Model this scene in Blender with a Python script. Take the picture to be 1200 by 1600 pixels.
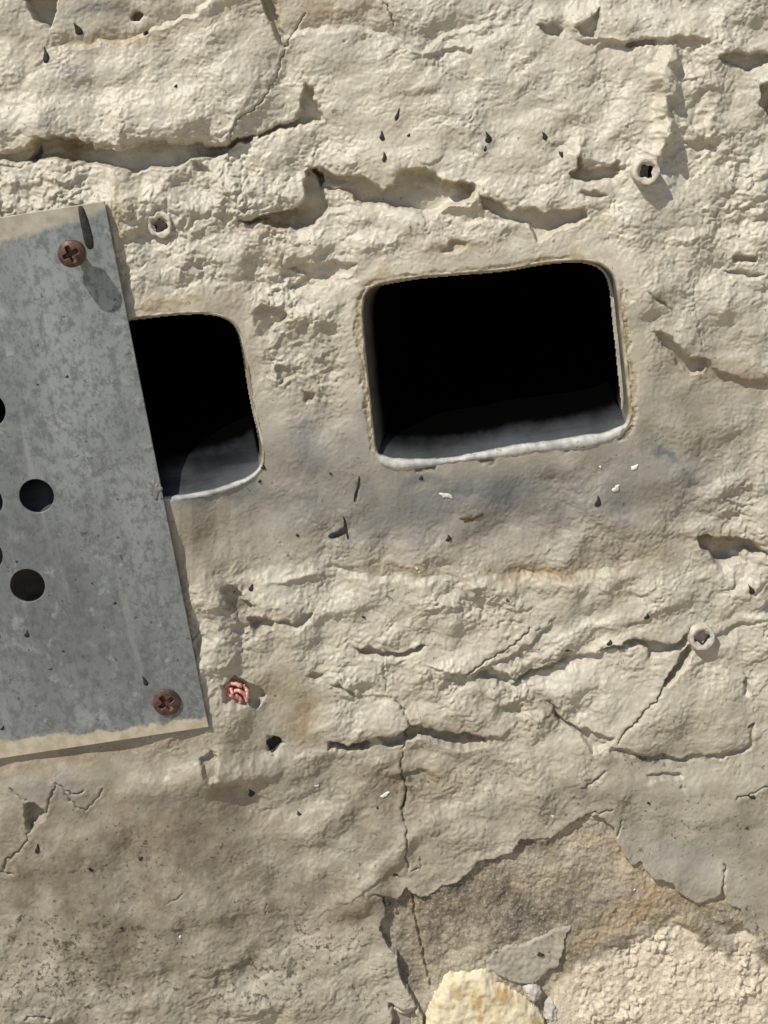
import bpy, bmesh, math
import numpy as np
from mathutils import Vector

# ------------------------------------------------------------------ scene, camera, light
for o in list(bpy.data.objects):
    bpy.data.objects.remove(o)
scene = bpy.context.scene
COL = scene.collection
S = 0.0002                      # metres per photograph pixel on the wall (screw heads are ~8 mm)
FW, FH = 1200, 1600
PITCH, ROLL, VFOV = math.radians(15), math.radians(6.3), math.radians(40)
FPX = FH / 2 / math.tan(VFOV / 2)
DIST = FPX * S
R0 = np.array([1., 0, 0]); FWD = np.array([0., math.cos(PITCH), -math.sin(PITCH)])
U0 = np.array([0., math.sin(PITCH), math.cos(PITCH)])
RIGHT = math.cos(ROLL) * R0 - math.sin(ROLL) * U0
UP = math.sin(ROLL) * R0 + math.cos(ROLL) * U0
CAM = -FWD * DIST               # the view axis meets the wall plane (y = 0) at the origin
from mathutils import Matrix
cam_data = bpy.data.cameras.new('camera')
cam = bpy.data.objects.new('camera', cam_data); COL.objects.link(cam)
cam.matrix_world = Matrix(((RIGHT[0], UP[0], -FWD[0], CAM[0]), (RIGHT[1], UP[1], -FWD[1], CAM[1]),
                           (RIGHT[2], UP[2], -FWD[2], CAM[2]), (0, 0, 0, 1)))
cam_data.sensor_fit = 'VERTICAL'; cam_data.sensor_height = 24
cam_data.lens = 12 / math.tan(VFOV / 2)
cam_data.clip_start = 0.005; cam_data.clip_end = 500
scene.camera = cam

MACRO = None                    # slow undulation of the wall face, set once it is known
def plane(px, py, at=None):
    """x and z (metres) of the wall face seen at photograph pixels; at = height of the face there, in pixels"""
    px = np.asarray(px, float); py = np.asarray(py, float)
    if at is None: at = 0. if MACRO is None else MACRO(px, py)
    u = (px - FW / 2) / FPX; v = -(py - FH / 2) / FPX
    d = [FWD[k] + u * RIGHT[k] + v * UP[k] for k in range(3)]
    t = (-np.asarray(at, float) * S - CAM[1]) / d[1]
    return CAM[0] + t * d[0], CAM[2] + t * d[2]

def W(px, py, h=0.0, at=None):
    x, z = plane(px, py, at)
    return np.stack([x, -np.asarray(h, float) * S + 0 * x, z], -1)

# sun: cast shadows run from (1010,265) towards (1040,316); about 26 degrees off the wall
SUN_OFF = math.radians(26)
a, b = W(1010, 265), W(1040, 317)
dv = (b - a) / np.linalg.norm(b - a)
ray = dv * math.cos(SUN_OFF) + np.array([0, 1., 0]) * math.sin(SUN_OFF)
to_sun = -ray / np.linalg.norm(ray)
sun_d = bpy.data.lights.new('sun', 'SUN'); sun_d.energy = 4.8; sun_d.angle = math.radians(0.5); sun_d.color = (1, .955, .86)
sun = bpy.data.objects.new('sun', sun_d); COL.objects.link(sun)
sun.rotation_euler = Vector(to_sun).to_track_quat('Z', 'Y').to_euler()
sun.location = (-1, -2, 3)
world = bpy.data.worlds.new('World'); scene.world = world; world.use_nodes = True
wn = world.node_tree.nodes; wl = world.node_tree.links
sky = wn.new('ShaderNodeTexSky'); sky.sky_type = 'NISHITA'; sky.sun_disc = False
sky.sun_elevation = math.asin(to_sun[2]); sky.sun_rotation = math.atan2(to_sun[0], to_sun[1])
wl.new(sky.outputs[0], wn['Background'].inputs[0]); wn['Background'].inputs[1].default_value = 0.085
vs = scene.view_settings; vs.view_transform = 'Standard'; vs.look = 'None'; vs.gamma = 1; vs.exposure = -0.06; vs.use_curve_mapping = False

# ------------------------------------------------------------------ noise and field tools (numpy)
rng = np.random.default_rng(7)
PERM = rng.permutation(1024)
GA = rng.uniform(0, 2 * np.pi, 1024); GX, GY = np.cos(GA), np.sin(GA)
RV = rng.uniform(0, 1, (1024, 2))
def hsh(i, j): return PERM[(PERM[i & 1023] + j) & 1023]
def noise(x, y, sc, seed=0):
    x = x / sc + seed * 17.31; y = y / sc + seed * 9.73
    i = np.floor(x).astype(np.int32); j = np.floor(y).astype(np.int32)
    fx = x - i; fy = y - j
    def g(di, dj):
        k = hsh(i + di, j + dj); return GX[k] * (fx - di) + GY[k] * (fy - dj)
    ux = fx * fx * fx * (fx * (fx * 6 - 15) + 10); uy = fy * fy * fy * (fy * (fy * 6 - 15) + 10)
    n0 = g(0, 0); n1 = g(1, 0); m0 = g(0, 1); m1 = g(1, 1)
    r0 = n0 + ux * (n1 - n0); r1 = m0 + ux * (m1 - m0)
    return (r0 + uy * (r1 - r0)) * 1.5
def cells(x, y, sc, seed=0):
    """distance to the nearest scattered point, 0 at a lump's centre"""
    x = x / sc + seed * 13.7; y = y / sc + seed * 5.1
    i = np.floor(x).astype(np.int32); j = np.floor(y).astype(np.int32)
    best = np.full(x.shape, 9.)
    for di in (-1, 0, 1):
        for dj in (-1, 0, 1):
            k = hsh(i + di, j + dj)
            dx = i + di + RV[k, 0] - x; dy = j + dj + RV[k, 1] - y
            np.minimum(best, dx * dx + dy * dy, out=best)
    return np.sqrt(best)
def sstep(a, b, x):
    t = np.clip((x - a) / (b - a), 0, 1); return t * t * (3 - 2 * t)
def poly_sdf(X, Y, pts):
    """negative inside"""
    pts = np.asarray(pts, float); d2 = np.full(X.shape, 1e12); ins = np.zeros(X.shape, bool)
    for k in range(len(pts)):
        ax, ay = pts[k]; bx, by = pts[(k + 1) % len(pts)]
        ex, ey = bx - ax, by - ay
        t = np.clip(((X - ax) * ex + (Y - ay) * ey) / (ex * ex + ey * ey + 1e-9), 0, 1)
        np.minimum(d2, (X - ax - t * ex) ** 2 + (Y - ay - t * ey) ** 2, out=d2)
        if ay != by:
            c = (ay > Y) != (by > Y)
            ins ^= c & (X < ax + (Y - ay) * ex / (by - ay))
    d = np.sqrt(d2); return np.where(ins, -d, d)
def line_dist(X, Y, pts):
    pts = np.asarray(pts, float); d2 = np.full(X.shape, 1e12)
    for k in range(len(pts) - 1):
        ax, ay = pts[k]; ex, ey = pts[k + 1] - pts[k]
        t = np.clip(((X - ax) * ex + (Y - ay) * ey) / (ex * ex + ey * ey + 1e-9), 0, 1)
        np.minimum(d2, (X - ax - t * ex) ** 2 + (Y - ay - t * ey) ** 2, out=d2)
    return np.sqrt(d2)
def smooth_closed(pts, n=160, it=2):
    p = np.asarray(pts, float)
    for _ in range(it):
        q = np.roll(p, -1, 0); p = np.stack([p * .75 + q * .25, p * .25 + q * .75], 1).reshape(-1, 2)
    d = np.r_[0, np.cumsum(np.linalg.norm(np.diff(np.vstack([p, p[:1]]), axis=0), axis=1))]
    pp = np.vstack([p, p[:1]]); s = np.linspace(0, d[-1], n, endpoint=False)
    return np.stack([np.interp(s, d, pp[:, 0]), np.interp(s, d, pp[:, 1])], 1)
def axis_coords(lo, hi, step, far_lo, far_hi, g=1.05):
    inner = np.arange(lo, hi + step, step); out = [inner]
    s, v, L = step, lo, []
    while v > far_lo: s = min(s * g, 40); v -= s; L.append(v)
    s, v, Rr = step, inner[-1], []
    while v < far_hi: s = min(s * g, 40); v += s; Rr.append(v)
    return np.r_[L[::-1], inner, Rr]
def idw(pts, X, Y, p=2.6, r=40.):
    num = np.zeros(X.shape); den = np.zeros(X.shape)
    for (x, y, v) in pts:
        w = 1 / (((X - x) ** 2 + (Y - y) ** 2 + r * r) ** (p / 2)); num += w * v; den += w
    return num / den
def bilin(G, gx, gy, X, Y):
    """sample grid G[y,x] on axes gx, gy"""
    X = np.asarray(X, float); Y = np.asarray(Y, float)
    i = np.clip(np.searchsorted(gx, X) - 1, 0, len(gx) - 2); j = np.clip(np.searchsorted(gy, Y) - 1, 0, len(gy) - 2)
    fx = np.clip((X - gx[i]) / (gx[i + 1] - gx[i]), 0, 1); fy = np.clip((Y - gy[j]) / (gy[j + 1] - gy[j]), 0, 1)
    return (G[j, i] * (1 - fx) + G[j, i + 1] * fx) * (1 - fy) + (G[j + 1, i] * (1 - fx) + G[j + 1, i + 1] * fx) * fy
cgx = np.arange(-1000, 2240, 20.); cgy = np.arange(-900, 2840, 20.)
CX, CY = np.meshgrid(cgx, cgy)
def lowmap(pts, X, Y, **k): return bilin(idw(pts, CX, CY, **k), cgx, cgy, X, Y)

# ------------------------------------------------------------------ object helpers
def mesh_obj(name, verts, faces, mat, parent=None, smooth=True):
    me = bpy.data.meshes.new(name)
    me.from_pydata([tuple(v) for v in verts], [], [tuple(f) for f in faces]); me.update()
    if smooth: me.polygons.foreach_set('use_smooth', [True] * len(me.polygons))
    me.materials.append(mat)
    o = bpy.data.objects.new(name, me); COL.objects.link(o)
    if parent is not None:
        o.parent = parent; o.matrix_parent_inverse = Matrix.Identity(4)
        loc = parent.matrix_world.inverted() if parent.matrix_world else None
        for v in me.vertices: v.co = loc @ v.co
    return o
def big_mesh(name, V, F, mat, attrs, parent=None, flat=None):
    me = bpy.data.meshes.new(name)
    me.vertices.add(len(V)); me.vertices.foreach_set('co', V.astype(np.float32).ravel())
    me.loops.add(F.size); me.loops.foreach_set('vertex_index', F.astype(np.int32).ravel())
    me.polygons.add(len(F)); me.polygons.foreach_set('loop_start', np.arange(0, F.size, 4, dtype=np.int32))
    me.polygons.foreach_set('use_smooth', np.ones(len(F), bool) if flat is None else ~flat)
    me.update(calc_edges=True)
    for k, v in attrs.items():
        at = me.attributes.new(k, 'FLOAT', 'POINT'); at.data.foreach_set('value', v.astype(np.float32).ravel())
    me.materials.append(mat)
    o = bpy.data.objects.new(name, me); COL.objects.link(o)
    if parent is not None: o.parent = parent
    return o
def tag(o, label=None, cat=None, group=None, kind=None):
    if label: o['label'] = label
    if cat: o['category'] = cat
    if group: o['group'] = group
    if kind: o['kind'] = kind
    return o

class NT:
    """small helper around a material's node tree"""
    def __init__(s, name, rough=.8, spec=.3, metal=0.):
        s.m = bpy.data.materials.new(name); s.m.use_nodes = True; s.t = s.m.node_tree
        s.b = s.t.nodes['Principled BSDF']
        s.b.inputs['Roughness'].default_value = rough; s.b.inputs['Specular IOR Level'].default_value = spec
        s.b.inputs['Metallic'].default_value = metal
        s.co = s.t.nodes.new('ShaderNodeTexCoord').outputs['Object']
    def n(s, typ, **k):
        o = s.t.nodes.new(typ)
        for a, v in k.items(): setattr(o, a, v)
        return o
    def put(s, sock, v):
        if hasattr(v, 'is_output') or isinstance(v, bpy.types.NodeSocket): s.t.links.new(v, sock)
        elif isinstance(v, (tuple, list)): sock.default_value = (*v, 1) if len(v) == 3 and sock.type == 'RGBA' else v
        else: sock.default_value = v
    def noise(s, scale, detail=4, rough=.6, co=None, dist=0):
        o = s.n('ShaderNodeTexNoise'); s.put(o.inputs['Vector'], co or s.co); o.inputs['Scale'].default_value = scale
        o.inputs['Detail'].default_value = detail; o.inputs['Roughness'].default_value = rough; o.inputs['Distortion'].default_value = dist
        return o.outputs['Fac']
    def stretch(s, v):
        o = s.n('ShaderNodeMapping'); s.put(o.inputs['Vector'], s.co); o.inputs['Scale'].default_value = v; return o.outputs[0]
    def attr(s, name):
        o = s.n('ShaderNodeAttribute'); o.attribute_name = name; return o.outputs['Fac']
    def math(s, op, x, y=0., z=None):
        o = s.n('ShaderNodeMath', operation=op); s.put(o.inputs[0], x); s.put(o.inputs[1], y)
        if z is not None: s.put(o.inputs[2], z)
        return o.outputs[0]
    def ramp(s, x, lo, hi, a=0., b=1.):
        o = s.n('ShaderNodeMapRange', interpolation_type='SMOOTHSTEP'); s.put(o.inputs[0], x)
        for k, v in zip((1, 2, 3, 4), (lo, hi, a, b)): s.put(o.inputs[k], v)
        return o.outputs[0]
    def mix(s, f, A, B, mode='MIX'):
        o = s.n('ShaderNodeMix', data_type='RGBA', blend_type=mode); s.put(o.inputs[0], f); s.put(o.inputs[6], A); s.put(o.inputs[7], B)
        return o.outputs[2]
    def color(s, c): s.put(s.b.inputs['Base Color'], c)
    def bump(s, h, dist, strength=1.):
        o = s.n('ShaderNodeBump'); s.put(o.inputs['Height'], h); o.inputs['Distance'].default_value = dist; o.inputs['Strength'].default_value = strength
        prev = s.b.inputs['Normal'].links
        if prev: s.t.links.new(prev[0].from_socket, o.inputs['Normal'])
        s.t.links.new(o.outputs[0], s.b.inputs['Normal'])

# ------------------------------------------------------------------ materials
def mat_paint():
    m = NT('painted_render', .5, .4)
    n1 = m.noise(28, 5, .6); n2 = m.noise(160, 4, .65); n3 = m.noise(1100, 3, .6)
    c = m.mix(m.ramp(n1, .33, .67), (.495, .458, .37), (.58, .54, .445))
    c = m.mix(m.ramp(n2, .35, .7, 0, .55), c, (.43, .385, .315))
    c = m.mix(m.ramp(m.noise(1700, 3, .7), .3, .7, 0, .14), c, (.36, .315, .245))
    c = m.mix(m.ramp(m.noise(800, 3, .7), .56, .7, 0, .35), c, (.30, .26, .20))
    c = m.mix(m.math('MULTIPLY', m.ramp(m.noise(60, 4, .6), .5, .68), .25), c, (.46, .47, .425))
    old = m.ramp(m.noise(17, 9, .62), .515, .545)
    c = m.mix(m.math('MULTIPLY', old, .22), c, (.40, .385, .33))
    c = m.mix(m.math('MULTIPLY', m.ramp(m.noise(33, 8, .65), .6, .63), .25), c, (.47, .40, .27))
    # run-off and rust-coloured staining, grey soot, grime that also paints in soft shade on the lower wall
    c = m.mix(m.math('MULTIPLY', m.attr('ochre'), m.ramp(m.noise(210, 5, .7), .28, .62, .25, 1)), c, (.31, .225, .13))
    c = m.mix(m.math('MULTIPLY', m.attr('dirt'), m.ramp(m.noise(120, 6, .7), .3, .66, .45, 1)), c, (.205, .175, .13))
    c = m.mix(m.math('MULTIPLY', m.attr('soot'), m.ramp(m.noise(90, 5, .6), .25, .6, .45, 1)), c, (.175, .188, .20))
    sp = m.ramp(m.math('ADD', m.noise(330, 6, .72), m.math('MULTIPLY', m.attr('speck'), .14)), .68, .74)
    c = m.mix(m.math('MULTIPLY', sp, .85), c, (.075, .066, .052))
    sp3 = m.ramp(m.math('ADD', m.noise(760, 2, .5), m.math('MULTIPLY', m.attr('speck'), .07)), .715, .745)
    c = m.mix(m.math('MULTIPLY', sp3, .75), c, (.10, .085, .065))
    sp2 = m.ramp(m.noise(300, 3, .6), .70, .73)
    c = m.mix(m.math('MULTIPLY', sp2, .7), c, (.09, .08, .065))
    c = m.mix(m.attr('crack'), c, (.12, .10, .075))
    mo = m.mix(m.ramp(n3, .3, .7), (.24, .195, .13), (.47, .40, .28))
    c = m.mix(m.attr('mortar'), c, mo)
    m.color(c)
    m.bump(n3, .00014, .6); m.bump(m.noise(2400, 3, .6), .00005, .6)
    return m.m
def mat_stone():
    m = NT('weathered_stone', .9, .15)
    n1 = m.noise(45, 6, .65); n2 = m.noise(420, 4, .7)
    c = m.mix(m.ramp(n1, .38, .62), (.34, .295, .23), (.50, .445, .35))
    c = m.mix(m.math('MULTIPLY', m.attr('ochre'), m.ramp(m.noise(90, 4), .3, .6, .4, 1)), c, (.36, .255, .14))
    c = m.mix(m.ramp(m.noise(38, 6, .7), .46, .56, 0, .7), c, (.16, .13, .095))
    c = m.mix(m.ramp(m.noise(75, 5, .7), .5, .6, 0, .55), c, (.50, .43, .29))
    c = m.mix(m.attr('pale'), c, m.mix(m.ramp(n2, .3, .7), (.55, .48, .37), (.68, .61, .49)))
    c = m.mix(m.math('MULTIPLY', m.attr('dirt'), m.ramp(m.noise(150, 6, .75), .36, .56, .25, 1)), c, (.115, .10, .085))
    c = m.mix(m.math('MULTIPLY', m.ramp(m.noise(900, 3, .7), .62, .72), .6), c, (.10, .08, .06))
    c = m.mix(m.ramp(m.noise(1500, 3, .7), .45, .65, 0, .4), c, (.20, .165, .12))
    c = m.mix(m.ramp(m.noise(1250, 3, .7, m.stretch((1.1, 1, .9))), .54, .66, 0, .45), c, (.62, .55, .43))
    m.color(c); m.bump(m.noise(1300, 4, .7), .0003, .8)
    return m.m
def simple(name, c1, c2, sc, rough=.8, spec=.3, metal=0., bs=None, bd=.0001):
    m = NT(name, rough, spec, metal); m.color(m.mix(m.ramp(m.noise(sc, 5, .65), .33, .67), c1, c2))
    if bs: m.bump(m.noise(bs, 4, .65), bd, .7)
    return m.m

PAINT = mat_paint(); STONE = mat_stone()
TAR = simple('black_tar', (.016, .016, .016), (.05, .047, .042), 700, .6, .2, 0, 1500, .00008)
WHITE = simple('white_splash', (.62, .62, .58), (.78, .77, .72), 500, .7)

# ------------------------------------------------------------------ outlines read from the photograph (pixels)
HOLE_R = smooth_closed([(564, 475), (570, 455), (585, 443), (640, 433), (700, 427), (800, 419), (840, 410), (900, 404), (938, 408), (960, 426), (968, 450),
    (973, 505), (980, 560), (985, 615), (988, 650), (978, 672), (950, 686), (900, 693), (830, 701), (760, 712), (700, 722), (650, 727), (615, 728), (594, 719), (584, 702), (579, 650), (571, 580), (566, 520)], 400)
HOLE_L = smooth_closed([(-150, 540), (0, 522), (120, 506), (203, 497), (245, 491), (300, 486), (336, 488), (362, 499), (376, 518), (384, 548), (391, 600), (399, 645), (411, 690), (413, 722), (402, 742), (375, 758), (330, 772), (290, 779), (200, 788), (0, 818), (-150, 838)], 400)
PEEL = [(597, 1396), (620, 1406), (636, 1386), (648, 1398), (668, 1402), (690, 1386), (715, 1380), (735, 1362), (745, 1346), (772, 1341), (800, 1330), (813, 1309), (862, 1309), (892, 1288), (922, 1272), (942, 1276), (960, 1294), (966, 1316), (984, 1350), (1000, 1345), (1018, 1370), (1050, 1374), (1056, 1390), (1090, 1410), (1110, 1402), (1128, 1390), (1140, 1410), (1158, 1416), (1164, 1450), (1180, 1460), (1188, 1500), (1215, 1512), (1275, 1560), (1290, 1680), (1180, 1760), (980, 1790), (760, 1750), (655, 1660), (660, 1600), (660, 1582), (642, 1556), (626, 1530), (619, 1492), (601, 1470), (593, 1450), (600, 1430)]
PLATE = [(163, 314), (326, 1136), (-300, 1240), (-460, 418)]

# relief: (outline, depth) of one added hollow, then hollows whose cast shadow the photograph shows
PITS = [
    ([(-160, 850), (40, 830), (110, 860), (120, 930), (90, 985), (-60, 1040), (-200, 1040)], 170),  # added hollow hidden by the plate, so the lower plate hole stays dark
    ([(36, -8), (90, -8), (86, 12), (80, 30), (76, 45), (66, 40), (54, 30)], 20),
    ([(62, 217), (80, 214), (110, 217), (140, 224), (152, 236), (185, 233), (240, 222), (300, 226), (352, 227), (372, 214), (398, 205), (380, 222), (352, 238), (310, 246), (285, 254), (250, 262), (205, 272), (170, 268), (140, 255), (112, 247), (85, 244), (60, 250), (40, 250)], 20),
    ([(-20, 244), (30, 236), (58, 230), (58, 250), (30, 252), (-20, 256)], 10),
    ([(305, 254), (318, 258), (334, 272), (322, 276), (308, 268)], 8),
    ([(400, 204), (430, 196), (458, 192), (470, 165), (471, 140), (478, 128), (488, 140), (500, 165), (508, 190), (488, 190), (470, 192), (462, 203), (440, 202), (400, 211)], 15),
    ([(406, -5), (425, 0), (437, 26), (448, 74), (440, 78), (428, 58), (422, 36), (410, 14)], 10),
    ([(376, 348), (440, 332), (466, 320), (474, 300), (476, 268), (497, 264), (509, 285), (515, 310), (516, 334), (496, 352), (466, 362), (440, 356), (405, 349)], 24),
    ([(482, 264), (512, 268), (562, 278), (600, 292), (612, 284), (622, 265), (652, 262), (684, 270), (692, 283), (742, 288), (746, 298), (738, 314), (712, 324), (684, 334), (640, 330), (600, 322), (568, 318), (552, 310), (540, 300), (515, 300), (500, 285)], 21),
    ([(752, 305), (772, 308), (800, 322), (850, 330), (915, 326), (916, 344), (882, 362), (838, 373), (824, 356), (790, 344), (756, 328)], 15),
    ([(688, 382), (705, 374), (728, 377), (730, 388), (712, 396), (692, 394)], 5),
    ([(906, 238), (914, 260), (945, 260), (972, 250), (978, 262), (962, 282), (930, 287), (902, 284), (882, 278), (895, 262)], 14),
    ([(910, 298), (930, 298), (948, 303), (936, 311), (914, 312)], 7),
    ([(978, 62), (1000, 59), (1026, 60), (1024, 70), (995, 74), (976, 71)], 8),
    ([(1118, 86), (1150, 80), (1210, 84), (1210, 102), (1165, 108), (1130, 96)], 11),
    ([(1188, 130), (1215, 120), (1215, 185), (1196, 178), (1188, 160)], 16),
    ([(844, 38), (868, 34), (880, 48), (876, 62), (856, 58)], 9), ([(900, 46), (912, 40), (934, 18), (936, 32), (930, 60), (912, 58)], 10),
    ([(1020, 516), (1036, 522), (1048, 526), (1064, 542), (1085, 556), (1104, 566), (1096, 582), (1080, 584), (1058, 566), (1040, 542)], 7),
    ([(1011, 454), (1024, 460), (1040, 476), (1048, 488), (1036, 482), (1020, 466)], 7),
    ([(972, 446), (982, 456), (992, 474), (982, 472), (974, 462)], 7),
    ([(1148, 396), (1180, 398), (1178, 410), (1152, 412)], 8), ([(1130, 426), (1160, 424), (1196, 428), (1190, 438), (1155, 436)], 7),
    ([(448, 420), (470, 412), (560, 410), (545, 428), (500, 450), (470, 462), (455, 455), (480, 435)], 7),
    ([(398, 482), (436, 476), (446, 486), (432, 510), (424, 530), (404, 526), (394, 505)], 8),
    ([(430, 575), (455, 570), (458, 592), (440, 600)], 6), ([(470, 610), (492, 618), (490, 630), (472, 626)], 6),
    ([(1086, 836), (1110, 840), (1150, 838), (1176, 850), (1205, 868), (1168, 870), (1162, 884), (1130, 884), (1112, 874), (1096, 856)], 17),
    ([(342, 920), (356, 912), (380, 930), (392, 948), (376, 962), (360, 944)], 8), ([(384, 960), (410, 962), (432, 972), (430, 986), (404, 990), (390, 980)], 10),
    ([(430, 972), (452, 968), (490, 956), (488, 968), (468, 980), (440, 978)], 7),
    ([(556, 1012), (580, 1008), (600, 1020), (632, 1018), (668, 1012), (664, 1022), (630, 1028), (602, 1030), (566, 1024)], 8),
    ([(742, 1058), (764, 1048), (790, 1050), (806, 1060), (790, 1068), (770, 1066)], 9),
    ([(700, 1046), (735, 1048), (728, 1058), (706, 1054)], 5),
    ([(480, 1054), (494, 1050), (512, 1056), (506, 1064), (490, 1064)], 6), ([(512, 1072), (530, 1068), (552, 1078), (554, 1092), (540, 1080)], 7),
    ([(930, 1018), (960, 1006), (984, 998), (1010, 1002), (1052, 1004), (1076, 984), (1078, 1000), (1062, 1012), (1040, 1028), (1016, 1028), (1004, 1014), (984, 1006), (950, 1020)], 10),
    ([(1074, 1006), (1084, 1016), (1072, 1040), (1056, 1058), (1044, 1072), (1032, 1074), (1040, 1056), (1058, 1030)], 15),
    ([(804, 1060), (830, 1050), (856, 1040), (892, 1022), (894, 1030), (862, 1048), (832, 1060), (806, 1068)], 6),
    ([(856, 1096), (872, 1106), (886, 1122), (904, 1136), (930, 1142), (960, 1152), (950, 1170), (926, 1174), (906, 1152), (892, 1140), (872, 1124)], 8),
    ([(950, 1174), (980, 1170), (1010, 1176), (1050, 1182), (1100, 1184), (1098, 1192), (1050, 1192), (1000, 1188), (960, 1184)], 3),
    ([(1096, 1184), (1140, 1176), (1166, 1160), (1172, 1130), (1180, 1126), (1178, 1164), (1150, 1184), (1110, 1192)], 3),
    ([(1162, 1048), (1172, 1066), (1174, 1088), (1164, 1082)], 7),
    ([(512, 1156), (528, 1160), (564, 1162), (582, 1160), (576, 1170), (545, 1174), (514, 1172)], 11),
    ([(586, 1150), (606, 1146), (640, 1138), (664, 1142), (690, 1146), (730, 1148), (758, 1152), (760, 1166), (734, 1168), (700, 1166), (672, 1158), (640, 1160), (612, 1168), (592, 1162)], 9),
    ([(412, 1152), (428, 1154), (442, 1162), (434, 1172), (418, 1174)], 8),
    ([(310, 1180), (334, 1172), (346, 1190), (340, 1214), (326, 1222), (314, 1204)], 7),
    ([(40, 1254), (56, 1254), (70, 1272), (58, 1290), (44, 1298)], 13),
    ([(346, 1072), (368, 1058), (392, 1066), (412, 1084), (402, 1108), (370, 1106), (350, 1100)], 9),
    ([(606, 1574), (640, 1578), (657, 1572), (660, 1612), (640, 1625), (616, 1600)], 12),
    ([(1066, 1230), (1074, 1226), (1072, 1240)], 5),
    ([(1008, 1210), (1048, 1206), (1075, 1208), (1070, 1216), (1020, 1220)], 5),
]
# ledges: polyline (left to right), how far the surface drops just below it, over how many pixels it comes back
LEDGES = [
    ([(84, 72), (110, 68), (170, 62), (235, 46), (300, 16), (336, -6)], -9, 60, 20),
    ([(-20, 236), (40, 232), (80, 214), (150, 228), (240, 218), (355, 222), (400, 200)], 7, 60, 40),
    ([(420, 60), (480, 44), (560, 40), (600, 50), (660, 76), (700, 48), (790, 20)], -7, 40, 30),
    ([(640, 80), (700, 82), (740, 78)], 5, 22, 15),
    ([(930, 72), (985, 64), (1030, 60), (1115, 62)], 8, 36, 20),
    ([(890, 62), (930, 64), (1000, 62)], 4, 20, 20),
    ([(1120, 88), (1150, 80), (1210, 84)], 6, 40, 20),
    ([(480, 330), (560, 318), (700, 335), (800, 345)], -5, 26, 30),
    ([(655, 260), (690, 246), (700, 236)], 3, 14, 12),
    ([(885, 275), (905, 250), (985, 256)], 5, 40, 14),
    ([(1020, 518), (1060, 538), (1110, 570), (1160, 590), (1230, 602)], 6, 70, 25),
    ([(380, 404), (450, 430), (540, 440), (600, 410)], -4, 40, 30),
    ([(395, 905), (440, 898), (490, 884), (560, 896), (640, 905), (720, 902)], -6, 46, 40),
    ([(735, 905), (770, 895), (860, 893), (960, 890), (1000, 886)], -6, 30, 40),
    ([(545, 1010), (610, 1022), (668, 1012)], 4, 26, 15),
    ([(660, 1036), (735, 1056), (800, 1020), (870, 966)], 5, 34, 20),
    ([(740, 1050), (805, 1064), (880, 1032), (935, 1020), (990, 998), (1050, 1002), (1078, 984)], 7, 50, 20),
    ([(1112, 990), (1150, 980), (1200, 962)], 6, 30, 20),
    ([(500, 1092), (560, 1086), (640, 1090)], 3, 24, 20),
    ([(850, 1098), (880, 1118), (905, 1140), (960, 1172), (1010, 1180), (1100, 1188), (1172, 1160)], 3, 70, 25),
    ([(505, 1156), (540, 1164), (590, 1150), (640, 1138), (690, 1144), (760, 1152), (800, 1140)], 6, 80, 25),
    ([(400, 1170), (440, 1172), (500, 1178)], -3, 30, 20),
    ([(420, 1456), (520, 1422), (590, 1372), (640, 1322)], 1.5, 80, 40),
    ([(600, 1212), (640, 1206), (700, 1210)], 5, 50, 25),
    ([(900, 1236), (925, 1218), (945, 1204)], 3, 16, 10),
    ([(290, 1530), (340, 1512), (390, 1502)], 4, 25, 15),
]
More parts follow.
